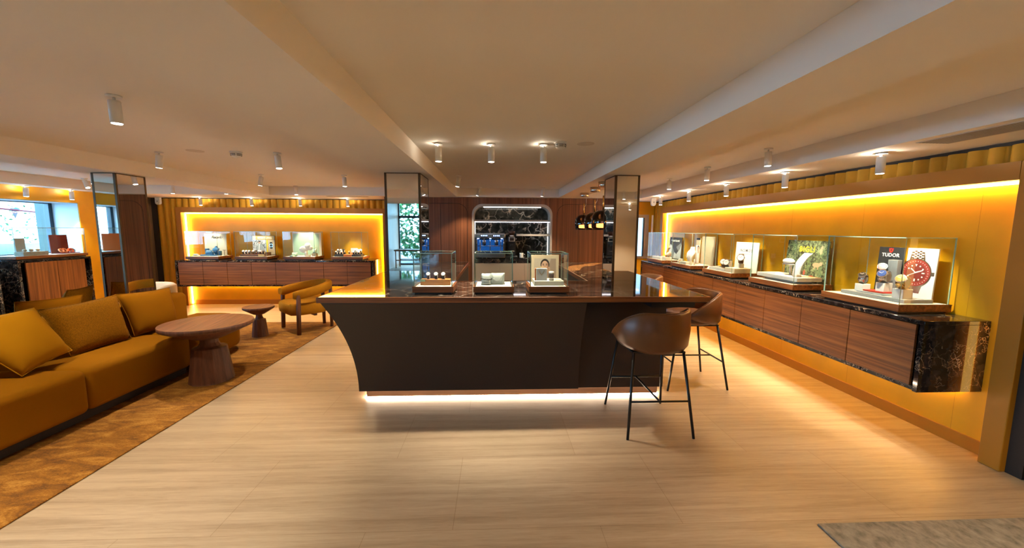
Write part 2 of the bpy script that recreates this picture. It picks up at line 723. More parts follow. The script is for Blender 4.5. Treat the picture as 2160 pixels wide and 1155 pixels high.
c = MB()
c.box(-7.6, 4.1, -.9, 8.6, ZH, ZH+.1)
for x0, x1, y0, y1 in ((-7.6, -6.7, -.9, 8.6), (-4.62, -4.12, .89, 7.42), (-1.32, -.72, .89, 7.42), (1.2, 1.62, .89, 7.42),
                       (2.78, 4.1, -.9, 8.6), (-6.7, 2.78, 7.42, 8.6), (-6.7, 2.78, -.9, .89)):
    c.box(x0, x1, y0, y1, ZL, ZH-.0005)
c.box(-4.45, 4.1, -9.2, -.9, 2.75, 2.85)                # ceiling of the entrance hall
c.box(-4.45, 4.1, -.95, -.9, ZL, 2.8)
struct('ceiling', c, 'plaster')

# left wall with its three display windows and an unseen one added for daylight
w = MB()
ops = [(-.6, .9, .1, 2.1), (1.2, 2.9, 1.15, 2.02), (3.3, 4.9, 1.15, 2.02), (5.2, 6.95, 1.15, 2.02)]
ys = [-.9] + [v for o in ops for v in o[:2]] + [7.5]
for i in range(0, len(ys), 2):
    w.box(-7.5, XW, ys[i], ys[i+1], 0, ZL+.02)
for a, b, z0, z1 in ops:
    w.box(-7.5, XW, a, b, 0, z0)
    w.box(-7.5, XW, a, b, z1, ZL+.02)
struct('wall_left', w, 'gold_wall')
w = MB()
w.box(-7.5, XW, 7.5, 8.6, 0, ZL+.02)
struct('wall_left_panel', w, 'brown_panel')
for i, (a, b, z0, z1) in enumerate(ops):
    w = MB()
    for yy in (a, b):
        s = 1 if yy == a else -1
        w.box(-7.48, -7.01, min(yy, yy+s*.004), max(yy, yy+s*.004), z0, z1)
    w.box(-7.48, -7.01, a, b, z0, z0+.008)
    w.box(-7.48, -7.01, a, b, z1-.008, z1)
    o = struct('window_%d' % ((6, 5, 2, 1)[i]), w, 'reveal_paint')
    f = MB()
    for yy in (a+.03, b-.03):
        f.box(-7.5, -7.42, yy-.03, yy+.03, z0, z1)
    f.box(-7.5, -7.42, a, b, z0, z0+.05)
    f.box(-7.5, -7.42, a, b, z1-.02, z1)
    f.build('window_frame', 'window_frame', o)
    MB().box(-7.465, -7.455, a+.05, b-.05, z0+.05, z1-.02).build('pane', 'window_glass', o)

# back wall (behind the lounge) with the lit niche
w = MB()
w.box(-7.05, -2.05, YB, YB+.13, 0, ZL+.02)
struct('wall_back', w, 'gold_wall')
w = MB()
w.box(2.28, 2.42, YB-.05, YB+.1, 0, ZL+.02)
w.box(3.33, 4.1, YB-.05, YB+.1, 0, ZL+.02)
w.box(2.42, 3.33, YB-.05, YB+.1, 0, 1.0)
w.box(2.42, 3.33, YB-.05, YB+.1, 1.95, ZL+.02)
struct('wall_back_right', w, 'gold_wall')
w = MB()
for x0, x1, z0, z1 in ((2.42, 2.52, 1.0, 1.95), (3.24, 3.33, 1.0, 1.95), (2.52, 3.24, 1.88, 1.95), (2.52, 3.24, 1.0, 1.05)):
    w.box(x0, x1, YB-.075, YB+.02, z0, z1, .004, 1)
o = struct('window_3', w, 'beige_trim')
MB().box(2.52, 3.24, YB-.02, YB-.012, 1.05, 1.88).build('pane', 'tinted_glass', o)
f = MB()
f.box(3.215, 3.24, YB-.06, YB-.02, 1.05, 1.88)
f.build('sash', 'window_frame', o)

YF = 8.33
f = MB()
f.box(-6.518, -6.415, YF, YB, 0, 2.034, .004, 1)
f.box(-2.35, -2.25, YF, YB, 0, 2.034, .004, 1)
f.box(-6.415, -2.35, YF, YB, 1.927, 2.034)
struct('trim_1', f, 'gold_frame')
struct('baseboard_back', MB().box(-6.41, -2.35, YB-.012, YB, 0, .10), 'gold_skirting')


def flutes(length, depth, n, z0, z1):
    rows = []
    m = n*8
    pr = []
    for k in range(m+1):
        t = k/8 % 1
        pr.append((length*k/m, -depth*abs(math.sin(PI*t))**.7))
    return [[(x, y, z0) for x, y in pr], [(x, y, z1) for x, y in pr]]


def fluted(name, x, y, rz, length, n, z0, z1):
    b = MB()
    b.grid(flutes(length, .05, n, z0, z1))
    b.box(0, length, .0, .01, z0, z1)
    o = b.build(name, 'velvet_flute', loc=(x, y, 0), rz=rz)
    o['kind'] = 'structure'
    return o


fluted('trim_2', -6.518, YF+.05, 0, 4.41, 35, 2.034, 2.205)
fluted('trim_3', -6.893, YF+.05, 0, .375, 3, 0, 2.205)
struct('trim_4', MB().box(-7.0, -2.05, YF+.03, YF+.09, 2.205, ZL), 'shadow_gap')
struct('trim_5', MB().box(-7.0, -6.893, YF+.03, YF+.09, 0, 2.205), 'shadow_gap')

# right wall with the long lit niche
w = MB()
w.box(XE, XE+.5, -.9, 8.6, 0, ZL+.02)
struct('wall_right', w, 'gold_wall')
f = MB()
f.box(3.42, XE, 2.336, 2.459, 0, 2.08, .004, 1)
f.box(3.42, XE, 7.91, 8.03, 0, 2.08, .004, 1)
f.box(3.42, XE, 2.459, 7.91, 1.96, 2.08)
struct('trim_6', f, 'gold_frame')
struct('baseboard_right', MB().box(XE-.012, XE, 2.46, 7.905, 0, .10), 'gold_skirting')
fluted('trim_7', 3.48, 8.03, -PI/2, 5.72, 46, 2.08, 2.195)
fluted('trim_8', 3.48, 2.25, -PI/2, 2.25, 18, .02, 2.195)
fluted('trim_9', 3.48, 8.40, -PI/2, .37, 3, 0, 2.195)
struct('trim_10', MB().box(3.46, XE, 0, 8.4, 2.195, ZL), 'shadow_gap')
struct('trim_11', MB().box(3.46, XE, 2.25, 2.336, 0, 2.195), 'shadow_gap')

b = MB()
for y in (2.73, 3.64, 4.55, 5.46, 6.37, 7.28):
    b.box(3.5393, 3.5405, y, y+.0009, .1, 1.94)
struct('trim_16', b, 'gold_frame')

# walnut wall with the arched coffee niche
YW = 7.6
AX0, AX1, AT, AR = -.445, 1.107, 2.10, .20


def arch(x0, x1, top, r, y, n=8, z0=0.):
    p = [(x0, y, z0)]
    for k in range(n+1):
        a = PI - PI/2*k/n
        p.append((x0+r+r*math.cos(a), y, top-r+r*math.sin(a)))
    for k in range(n+1):
        a = PI/2 - PI/2*k/n
        p.append((x1-r+r*math.cos(a), y, top-r+r*math.sin(a)))
    p.append((x1, y, z0))
    return p


w = MB()
inner = arch(AX0, AX1, AT, AR, YW)
outer = [(-2.1, YW, 0), (-2.1, YW, ZL), (2.28, YW, ZL), (2.28, YW, 0)]
w.prism(outer[:2] + outer[2:] + inner[::-1], (0, .30, 0))
w.box(-2.1, -2.06, YW+.3, YB+.1, 0, ZL)
w.box(2.24, 2.28, YW+.3, YB+.1, 0, ZL)
w.box(-2.1, 2.28, YB+.0, YB+.1, 0, ZL)
struct('wall_walnut', w, 'wall_walnut')
w = MB()
a1, a0 = arch(AX0, AX1, AT, AR, YW-.015), arch(AX0+.037, AX1-.037, AT-.05, AR-.03, YW-.015)
w.prism(a1 + a0[::-1], (0, .40, 0))
struct('trim_12', w, 'beige_trim')
struct('wall_niche', MB().box(AX0-.05, AX1+.05, 7.98, 8.02, .95, 2.15), 'niche_marble')
for i, (x0, x1) in enumerate(((-1.9, -.53), (1.20, 2.2))):
    g = MB()
    g.tube(arch(x0, x1, 2.105, .2, YW-.001), .004, 6)
    for xx in ((-1.045,) if i == 0 else (1.62,)):
        g.box(xx-.003, xx+.003, YW-.003, YW+.002, .0, 2.1)
    struct('trim_%d' % (13+i), g, 'shadow_gap')

# entrance hall behind the photographer (seen in the mirrors)
w = MB()
w.box(-7.05, -2.6, -.95, -.8, 0, ZL+.02)
w.box(2.45, 4.0, -.95, -.8, 0, ZL+.02)
struct('wall_front', w, 'beige_wall')
struct('wall_hall_left', MB().box(-4.45, -4.3, -9.1, -.95, 0, 2.8), 'pale_walnut')
struct('wall_hall_right', MB().box(3.5, 3.65, -9.1, -.95, 0, 2.8), 'beige_wall')
f = MB()
for x in (-4.28, -2.34):
    f.box(x-.04, x+.04, -9.08, -9.0, 0, 2.75)
f.box(-4.3, -2.3, -9.08, -9.0, 2.08, 2.2)
f.box(-4.3, -2.3, -9.08, -9.0, 0, .08)
o = struct('door_1', f, 'window_frame')
MB().box(-4.3, -2.3, -9.05, -9.04, .08, 2.75).build('pane', 'window_glass', o)
struct('wall_hall_end', MB().box(-2.3, 3.6, -9.1, -9.0, 0, 2.8), 'beige_wall')  # unseen; solid instead of glazed, put in to cut the hall daylight

# LED lines of the niches
def led(label, mb, mat):
    return tag(mb.build('led_strip', mat), label, 'light strip')


led('warm LED line round the lit niche of the long right-hand wall',
    MB().box(3.505, 3.525, 2.465, 7.905, 1.940, 1.957).box(3.505, 3.525, 7.890, 7.907, 1.0, 1.94).box(3.505, 3.525, 7.890, 7.907, .02, .45), 'led_warm')
led('warm LED line round the lit niche of the lounge back wall',
    MB().box(-6.41, -2.355, 8.43, 8.45, 1.908, 1.924).box(-6.412, -6.396, 8.43, 8.45, .02, 1.91).box(-2.37, -2.354, 8.43, 8.45, .02, 1.91), 'led_warm')

led('warm glowing band added out of sight behind the near jamb of the right-hand niche', MB().box(3.528, 3.538, 2.461, 2.512, .02, 1.94), 'led_soft')  # added glow, widened and dimmed for its reflection in the marble end
led('warm LED line under the long right-hand sideboard, against the wall', MB().box(3.51, 3.53, 2.70, 7.88, .448, .458), 'led_warm')
led('warm LED line under the lounge sideboard, against the wall', MB().box(-6.2, -2.5, 8.44, 8.46, .445, .455), 'led_warm')

# ------------------------------------------------------------------ outside
gp = struct('ground', MB().box(-30, -7.6, -12, 24, -.25, -.15), 'pavement')
gp2 = struct('ground_front', MB().box(-14, 12, -30, -9.2, -.25, -.15), 'pavement')
o = thing('building', 'pale pillared house front across the street beyond the left window', 'building', (-13.6, 9.2, -.15))
MB().box(-.4, .4, -3, 3, 0, 6).build('wall', 'facade', o)
MB().box(.4, .6, -1.6, -1.1, 0, 6).build('pillar', 'facade', o)
MB().box(.4, .46, 0, 1.4, .8, 2.6, .02, 1).build('window', 'car_glass', o)
o = thing('parked_car', 'pale car parked outside beyond the left display window', 'car', (-10.4, 7.7, -.15), R(3))
b = MB()
b.sweep([[(x*s, y, z) for x, z in ((-.8, .35), (.8, .35), (.85, .75), (.7, .9), (-.7, .9), (-.85, .75))] for y, s in ((-2.1, .85), (-1.9, 1), (1.9, 1), (2.1, .85))])
b.build('body', 'car_paint', o)
b = MB()
b.sweep([[(x*s, y, z) for x, z in ((-.72, .88), (.72, .88), (.58, 1.42), (-.58, 1.42))] for y, s in ((-1.5, .9), (-.9, 1), (.8, 1), (1.5, .9))])
b.build('cabin', 'car_glass', o)
for x in (-.75, .75):
    for y in (-1.3, 1.3):
        MB().cyl((x-.1, y, .32), (x+.1, y, .32), .32, seg=20).build('wheel', 'tyre', o)


def tree(x, y, h, r, n, label):
    o = thing('tree', label, 'tree', (x, y, -.15))
    MB().tube([(0, 0, 0), (.05, .03, h*.4), (0, .1, h*.75)], [.12, .1, .05]).build('trunk', 'tree_bark', o)
    b = MB()
    for k in range(n):
        d = Vector((random.gauss(0, 1), random.gauss(0, 1), random.gauss(0, 1))).normalized()*r*random.uniform(.3, 1)**.4
        p = Vector((0, 0, h)) + Vector((d.x, d.y, d.z*1.1))
        q = Euler((random.uniform(-1, 1), random.uniform(-1, 1), random.uniform(0, 6.3))).to_matrix()
        s = random.uniform(.10, .22)*min(1, r*.42+.06)
        b.face([p+q@Vector(v)*s for v in ((-1, 0, 0), (0, -.5, .1), (1, 0, 0), (0, .5, .1))])
    b.build('foliage', 'tree_leaf', o)


tree(-4.0, -12.5, 2.3, 2.0, 2600, 'dense green tree beyond the glazed entrance, seen in the bar mirror column')
tag(MB().box(-8.69, -8.6, 7.84, 8.9, -.15, 5).build('street_pillar', 'facade_blue'), 'pale blue pillar outside, at the right of the display window', 'pillar')
tree(-11.3, 10.0, 1.85, .45, 120, 'small green street tree outside the left display window')
b = MB()
b.tube([(-9.5, 6.6, 1.99), (-9.5, 7.9, 1.97), (-9.5, 8.9, 1.90)], .016)
for k, y in enumerate((6.9, 7.55, 8.15)):
    b.prism([(-9.5, y, 1.98), (-9.5, y+.16, 1.975), (-9.5, y+.07, 1.78)], (.004, 0, 0), mi=1)
tag(b.build('bunting', ['red_dark', 'window_frame']), 'string of small dark pennants hanging across the street outside', 'bunting')

# ================================================================== MIRROR COLUMNS
def column(x0, x1, y0, y1, label, z0=0., z1=ZL):
    o = thing('mirror_column', label, 'column', (x0, y0, 0), group='mirror clad columns')
    w, d = x1-x0, y1-y0
    MB().box(.006, w-.006, .006, d-.006, z0, z1-.003).build('core', 'bronze', o)
    for n, b in (('front', (.022, w-.022, 0, .006)), ('back', (.022, w-.022, d-.006, d)), ('left', (0, .006, .022, d-.022)), ('right', (w-.006, w, .022, d-.022))):
        MB().box(*b, z0, z1-.008).build('mirror_panel', 'mirror', o)
    for x in (0, w-.018):
        for y in (0, d-.018):
            MB().box(x-.002, x+.020, y-.002, y+.020, z0, z1-.003).build('corner_trim', 'bronze', o)
    t = MB()
    t.box(-.002, w+.002, -.002, .004, z1-.010, z1-.002).box(-.002, .004, 0, d, z1-.010, z1-.002).box(w-.004, w+.002, 0, d, z1-.010, z1-.002)
    t.build('top_trim', 'bronze', o)
    return o


column(-4.46, -4.21, 4.60, 4.98, 'mirror column rising behind the mustard sofa, by the display window')
column(-1.19, -.81, 4.34, 4.86, 'mirror column rising through the left wing of the bar')
column(1.325, 1.60, 4.34, 4.755, 'mirror column rising through the right wing of the bar, by the pendants')

# ================================================================== BAR ISLAND
ZT = 1.045
bar = thing('bar_counter', 'dark brown flared bar counter with black marble top, walnut edge and glowing plinth', 'bar counter', (0, 3.29, 0))
OY = 3.29
top = MB()
for x0, x1, y0, y1 in ((-1.482, 1.864, 3.29, 4.337), (-1.482, -1.193, 4.337, 4.863), (-.807, -.467, 4.337, 4.863), (-1.482, -.467, 4.863, 6.88),
                       (1.05, 1.322, 4.337, 4.758), (1.603, 1.864, 4.337, 4.758), (1.05, 1.864, 4.758, 6.88)):
    top.box(x0, x1, y0-OY, y1-OY, 1.0, ZT)
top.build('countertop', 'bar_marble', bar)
e = MB()
e.box(-1.494, 1.876, -.014, 0, .998, ZT+.001, .003, 1)
e.box(1.864, 1.876, 0, 6.88-OY, .998, ZT+.001, .003, 1)
e.box(-1.494, -1.482, 0, 6.88-OY, .998, ZT+.001, .003, 1)
e.box(-.469, -.455, 4.337-OY, 6.88-OY, .998, ZT+.001, .003, 1)
e.box(1.038, 1.052, 4.337-OY, 6.88-OY, .998, ZT+.001, .003, 1)
e.box(-.455, 1.038, 4.337-OY, 4.349-OY, .998, ZT+.001, .003, 1)
e.box(-1.494, -.455, 6.88-OY, 6.892-OY, .998, ZT+.001, .003, 1)
e.box(1.038, 1.876, 6.88-OY, 6.892-OY, .998, ZT+.001, .003, 1)
e.build('wood_edge', 'walnut_x', bar)
# flared skin: front and left face, mitred at the corner
N_ = 14
front, left = [], []
for k in range(N_+1):
    h = k/N_
    z = .10 + .898*h
    y = 3.575-.27*h*h - OY
    x = -1.277-.20*h*h
    front.append([(x, y, z), (.80, y, z)])
    left.append([(x, y, z), (x, 6.86-OY, z)])
s = MB()
s.grid(front)
s.build('front_panel', 'counter_brown', bar)
s = MB()
s.grid(left)
s.build('side_panel', 'counter_brown', bar)
s = MB()
s.face([p[1] for p in front] + [(.80, 3.6-OY, .998), (.80, 3.6-OY, .10)])
s.box(.80, 1.635, 3.60-OY, 3.62-OY, .10, .998)
s.box(1.615, 1.635, 3.62-OY, 6.86-OY, .10, .998)
s.box(-1.27, .80, 3.58-OY, 3.62-OY, .10, .12)
s.build('recessed_panel', 'counter_brown', bar)
s = MB()
s.box(.81, 1.85, .02, 1.04, .985, .998).box(1.06, 1.85, 1.48, 6.85-OY, .985, .998).box(1.61, 1.85, 1.04, 1.48, .985, .998)
s.box(-1.46, .81, .02, 1.04, .985, .998)
s.box(1.40, 1.80, .10, .32, .93, .985)
s.build('underframe', 'counter_black', bar)
s = MB()
s.box(-.485, -.47, 4.337-OY, 6.86-OY, .0, .998)
s.box(1.053, 1.07, 4.337-OY, 6.86-OY, .0, .998)
s.box(-.47, 1.053, 4.30-OY, 4.32-OY, .0, .998)
s.box(-1.3, -.485, 6.84-OY, 6.86-OY, 0, .998)
s.box(1.07, 1.62, 6.84-OY, 6.86-OY, 0, .998)
s.build('inner_panel', 'counter_black', bar)
s = MB()
s.box(-1.23, 1.60, 3.64-OY, 3.66-OY, .02, .10)
s.box(-1.23, -1.21, 3.66-OY, 6.8-OY, .02, .10)
s.box(1.58, 1.60, 3.66-OY, 6.8-OY, .02, .10)
s.build('plinth', 'plinth_copper', bar)
s = MB()
s.box(-1.22, 1.59, 3.643-OY, 3.660-OY, .003, .018)
s.box(-1.245, -1.231, 3.66-OY, 6.8-OY, .006, .018)
s.box(1.601, 1.615, 3.66-OY, 6.8-OY, .006, .018)
s.build('led_strip', 'led_plinth', bar)
s = MB()
s.box(-1.22, .79, 3.610-OY, 3.625-OY, .093, .0985).box(.80, 1.59, 3.624-OY, 3.638-OY, .093, .0985)  # second strip, added out of sight to brighten plinth and floor
s.build('led_strip', 'led_hidden_fill', bar)

# ================================================================== FLOATING MARBLE SIDEBOARDS
def sideboard(name, label, F, L, D, z0, z1, n, inset, axis, front_frame=.035, doors_down=False):
    """marble shell with a row of walnut doors; viewer's frame: x right, y deep"""
    o = thing(name, label, 'sideboard', (F[0], F[1], 0), F[2])
    t = .03
    b = MB()
    b.box(0, L, 0, D, z1-t, z1, .003, 1)
    b.box(0, t, 0, D, z0, z1-t)
    b.box(L-t, L, 0, D, z0, z1-t)
    b.box(t, L-t, .02, D, z0, z0+t)
    b.box(t, L-t, .30, .32, z0+t, z1-t)
    b.build('marble_shell', 'black_marble', o)
    w = (L-2*inset)/n
    for k in range(n):
        x = inset+k*w
        d = MB().box(x+.003, x+w-.003, .004, .024, z0+.035 if not doors_down else z0+.03, z1-t-.006, .002, 1)
        d.build('door', axis, o)
    return o


sideboard('sideboard', 'long black marble sideboard with ten walnut doors along the right wall', (3.042, 8.0, -PI/2), 5.423, .497, .463, .988, 10, .055, 'walnut_x')
sideboard('sideboard', 'black marble sideboard with eight walnut doors under the lounge back niche', (-6.276, 7.9, 0), 3.835, .569, .460, .983, 8, .05, 'walnut_x')
sideboard('window_cabinet', 'tall marble cabinet with two walnut doors under the left display window', (-6.5, 5.58, PI/2), .97, .5, .02, 1.155, 2, .09, 'walnut_z', doors_down=True)
sideboard('window_cabinet', 'marble window cabinet cut by the left edge of the photo, next to the two-door one', (-6.5, 4.40, PI/2), .97, .5, .02, 1.155, 2, .09, 'walnut_z', doors_down=True)

sideboard('window_cabinet', 'marble window cabinet seen only as a reflection in the tall column behind the sofa', (-6.5, 1.55, PI/2), .97, .5, .02, 1.155, 2, .09, 'walnut_z', doors_down=True)

# ================================================================== GLASS SHOWCASES
def showcase(F, L, D, zb, hb, zt, label, group, pad=True, base='walnut_x'):
    o = thing('glass_showcase', label, 'showcase', frame(F, 0, 0, zb), F[2], group)
    MB().box(.02, L-.02, .02, D-.02, 0, .016).build('plinth', 'counter_black', o)
    b = MB()
    b.box(0, L, 0, D, .014, hb-.006, .004, 2)
    b.box(0, .02, 0, D, hb-.008, hb)
    b.box(L-.02, L, 0, D, hb-.008, hb)
    b.box(.02, L-.02, 0, .014, hb-.008, hb)
    b.build('base', base, o)
    if pad:
        MB().box(.022, L-.022, .016, D-.016, hb-.007, hb-.001, .001, 1).build('pad', 'cream_pad', o)
    g, h = .007, zt-zb
    i = .012
    for bx in ((i, L-i, i, i+g, hb, h-g), (i, L-i, D-i-g, D-i, hb, h-g), (i, i+g, i+g, D-i-g, hb, h-g), (L-i-g, L-i, i+g, D-i-g, hb, h-g), (i, L-i, i, D-i, h-g, h)):
        m = MB().box(*bx)
        dims = sorted((bx[1]-bx[0], bx[3]-bx[2], bx[5]-bx[4]))
        for f in m.bm.faces:
            f.normal_update()
            if f.calc_area() < dims[0]*dims[2]*1.2:
                f.material_index = 1
        m.build('glass_lid' if bx[4] == h-g else 'glass_panel', ['pane', 'glass_edge'], o)
    return o


BARF = [(-.730, 3.425, 0), (-.194, 3.425, 0), (.301, 3.425, 0)]
for F, l in zip(BARF, ('small glass showcase on the bar with three white-faced watches', 'small glass showcase in the middle of the bar with grey jewellery pillows',
                       'small glass showcase on the bar with a portrait of a person')):
    showcase(F, .362, .37, ZT+.001, .067, 1.412, l, 'small showcases on the bar')
RF = [(3.085, 2.808+.715+1.07*k, -PI/2) for k in range(5)]
for k, l in enumerate(('glass showcase nearest the camera on the right sideboard, with the black brand board', 'glass showcase on the right sideboard with the jungle patterned board',
                       'glass showcase on the right sideboard with the white lettered board and three rings of watches', 'glass showcase on the right sideboard with the white necklace bust',
                       'glass showcase farthest down the right sideboard, with the iceberg poster')):
    showcase(RF[k], .715, .43, .990, .070, 1.575, l, 'showcases on the right sideboard')
LF = [(-6.12+.940*k, 7.97, 0) for k in range(4)]
for k, l in enumerate(('glass showcase at the left end of the lounge sideboard, with blue display pieces', 'glass showcase on the lounge sideboard with the yellow bannered board',
                       'glass showcase on the lounge sideboard with the mint green board', 'glass showcase on the lounge sideboard with the black and orange watch tray')):
    showcase(LF[k], .635, .43, .985, .066, 1.55, l, 'showcases on the lounge sideboard')
WF = [(-6.515, 5.585, PI/2), (-6.515, 4.42, PI/2)]
showcase(WF[0], .95, .42, 1.157, .055, 1.608, 'glass showcase on the window cabinet with a dark red board', 'showcases at the window')
showcase(WF[1], .95, .42, 1.157, .055, 1.608, 'glass showcase at the left photo edge on the window cabinet', 'showcases at the window')

# ================================================================== BAR STOOLS
def shell_pt(th, z, rr):
    return (rr*1.06*math.sin(th), -rr*math.cos(th), z)


def make_stool(label):
    o = thing('bar_stool', label, 'bar stool', (0, 0, 0), group='brown leather bar stools')
    legs = [((sx*.262, sy*.312, 0), (sx*.20, sy*.20, .66)) for sx in (-1, 1) for sy in (-1, 1)]
    for a, b in legs:
        MB().cyl(a, b, .0105, .0115, 12).build('leg', 'black_metal', o)

    def at(i, z):
        a, b = Vector(legs[i][0]), Vector(legs[i][1])
        return a+(b-a)*(z/.66)
    MB().cyl(at(0, .285), at(2, .285), .008, seg=10).build('footrest', 'black_metal', o)
    MB().cyl(at(1, .285), at(3, .285), .008, seg=10).build('footrest', 'black_metal', o)
    MB().cyl((at(0, .285)+at(2, .285))/2, (at(1, .285)+at(3, .285))/2, .008, seg=10).build('footrest', 'black_metal', o)
    b = MB()
    b.box(-.21, .21, -.21, .21, .655, .668)
    b.build('seat_plate', 'black_metal', o)
    return o


def stool_seat(o, rz):
    # upholstered barrel back on a round seat, turned by rz on the frame
    n, TH = 40, R(118)
    rows = []
    for k in range(n+1):
        th = -TH+2*TH*k/n
        u = abs(th)/TH
        zt = .985 - .20*max(0, (u-.42)/.58)**1.5
        zb = .665 + .07*max(0, (u-.30)/.70)**1.6
        t = .020*(1-.35*max(0, u-.85)/.15)
        ro, ri = .300, .300-2*t
        sec = []
        for q, (rr, z) in enumerate(((ro-.030, zb), (ro-.006, zb+.035), (ro+.004, (zb+zt)/2), (ro, zt-.012), (ro-.010, zt-.001), (ri+.010, zt-.001), (ri, zt-.012), (ri+.002, (zb+zt)/2), (ri-.012, zb+.02))):
            sec.append(shell_pt(th, z, rr))
        rows.append(sec)
    b = MB()
    b.sweep(rows)
    s = b.build('backrest', 'leather', o, rz=rz)
    b = MB()
    b.lathe([(.10, .664), (.235, .668), (.262, .69), (.268, .72), (.255, .752), (.20, .768), (.02, .772)], 36)
    b.build('seat', 'leather', o, rz=rz)
    pts = [shell_pt(-TH+2*TH*k/n, .985-.20*max(0, (abs(-TH+2*TH*k/n)/TH-.42)/.58)**1.5+.002, .282) for k in range(n+1)]
    MB().tube(pts, .0035, 6).build('piping', 'leather', s)


for lab, x, y, rz, sz in (('brown leather bar stool nearest the camera, its back to us at the bar front', 1.291, 3.136, 0, R(22)),
                          ('brown leather bar stool tucked at the right corner of the bar', 2.06, 3.99, PI/2, R(2)),
                          ('brown leather bar stool half hidden beyond the right bar edge, third from the front', 2.06, 5.42, PI/2, R(0)),
                          ('brown leather bar stool just peeking out behind the right mirror column', 2.06, 6.42, PI/2, R(0))):
    s = make_stool(lab)
    stool_seat(s, sz)
    s.location = (x, y, 0)
    s.rotation_euler = (0, 0, rz)

# ================================================================== RUGS
tag(MB().box(-6.1, -2.66, .6, 6.75, 0, .012, .004, 1).build('rug', 'rug_gold'), 'large shaggy golden brown rug under the sofa and round tables', 'rug')
tag(MB().box(1.785, 3.3, -.4, 1.918, 0, .012, .004, 1).build('rug', 'rug_grey'), 'grey rug at the bottom right corner of the floor', 'rug')

# ================================================================== SOFA
ZR = .012
sofa = thing('sofa', 'long mustard velvet sofa on a dark recessed base, on the golden rug', 'sofa', (-3.4, 3.2, ZR))


def cushion_block(x0, x1, y0, y1, z0, z1, bev, name, mat='velvet', crown=.02):
    b = MB().box(x0+3.4, x1+3.4, y0-3.2, y1-3.2, z0-ZR, z1-ZR, bev, 6)
    bmesh.ops.subdivide_edges(b.bm, edges=[e for e in b.bm.edges if e.calc_length() > .25], cuts=5, use_grid_fill=True)
    cx, cyy, hx, hy = (x0+x1)/2+3.4, (y0+y1)/2-3.2, (x1-x0)/2, (y1-y0)/2
    for v in b.bm.verts:
        u, w_ = (v.co.x-cx)/hx, (v.co.y-cyy)/hy
        if v.co.z > (z0+z1)/2-ZR:
            v.co.z += crown*max(0, 1-u*u)*max(0, 1-w_*w_)
    for f in b.bm.faces:
        f.smooth = True
    return b.build(name, mat, sofa)


cushion_block(-4.02, -3.335, 1.7, 3.235, .10, .465, .055, 'seat')
cushion_block(-4.02, -3.345, 3.240, 4.335, .10, .460, .055, 'seat')
# end seat with its rounded free corner
b = MB()
pl = [(-4.12, 4.345), (-3.365, 4.345)]
for k in range(9):
    a = -PI/2*0 + PI/2*k/8
    pl.append((-3.365-.40+.40*math.cos(a), 5.46-.41+.41*math.sin(a)))
pl += [(-4.12, 5.46)]
cxx, cyy = -3.75, 4.90
rows = []
for z, s in ((.10, .965), (.13, .99), (.18, 1), (.36, 1), (.42, .985), (.452, .95), (.462, .88)):
    rows.append([((x-cxx)*s+cxx+3.4, (y-cyy)*(1-(1-s)*.6)+cyy-3.2, z-ZR) for x, y in pl])
b.sweep(rows)
b.build('seat', 'velvet', sofa)
cushion_block(-4.20, -3.98, 1.7, 4.50, .10, .80, .05, 'backrest', crown=.01)
cushion_block(-4.17, -3.97, 4.505, 5.16, .10, .795, .06, 'backrest', crown=.01)
cushion_block(-4.95, -4.205, 1.7, 4.45, .10, .46, .055, 'seat')
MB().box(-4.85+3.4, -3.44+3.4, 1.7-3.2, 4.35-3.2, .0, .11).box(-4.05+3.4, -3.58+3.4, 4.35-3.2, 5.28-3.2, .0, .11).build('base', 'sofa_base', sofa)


def pillow(corners, thick, mat, label, n=14, pinch=.06, seed=0):
    """four corners in order tl, tr, br, bl; a soft stuffed cushion between them"""
    tl, tr, br, bl = [Vector(c) for c in corners]
    ctr = (tl+tr+br+bl)/4
    nrm = ((tr-tl).cross(bl-tl)).normalized()
    rnd = random.Random(seed)
    ph = [rnd.uniform(0, 6) for _ in range(6)]
    b = MB()
    G = {}
    for side in (1, -1):
        for i in range(n+1):
            for k in range(n+1):
                u, v = i/n, k/n
                edge = i in (0, n) or k in (0, n)
                if edge and side == -1:
                    G[side, i, k] = G[1, i, k]
                    continue
                p = tl*(1-u)*(1-v)+tr*u*(1-v)+br*u*v+bl*(1-u)*v
                a, c_ = abs(2*u-1), abs(2*v-1)
                pin = pinch*(1-a*a)*c_**4 + pinch*(1-c_*c_)*a**4
                p = p+(ctr-p)*pin
                h = ((1-a**3)*(1-c_**3))**.55
                wr = .06*math.sin(9*u+5*v+ph[0])*math.sin(7*v-4*u+ph[1])*(1-h*.5)
                p = p+nrm*side*thick*.5*h*(1+wr)
                if not edge:
                    p += Vector((0, 0, .004*math.sin(11*u+ph[2])*math.sin(9*v+ph[3])))
                G[side, i, k] = b.bm.verts.new(p-ctr)
        for i in range(n):
            for k in range(n):
                q = [G[side, i, k], G[side, i+1, k], G[side, i+1, k+1], G[side, i, k+1]]
                b.bm.faces.new(q if side == 1 else q[::-1]).smooth = True
    rim = [G[1, i, 0].co.copy() for i in range(n)] + [G[1, n, k].co.copy() for k in range(n)] + [G[1, i, n].co.copy() for i in range(n, 0, -1)] + [G[1, 0, k].co.copy() for k in range(n, 0, -1)]
    o = b.build('cushion', mat, loc=ctr)
    tag(o, label, 'cushion')
    MB().tube(rim, .004, 6, closed=True).build('piping', mat, o)
    return o


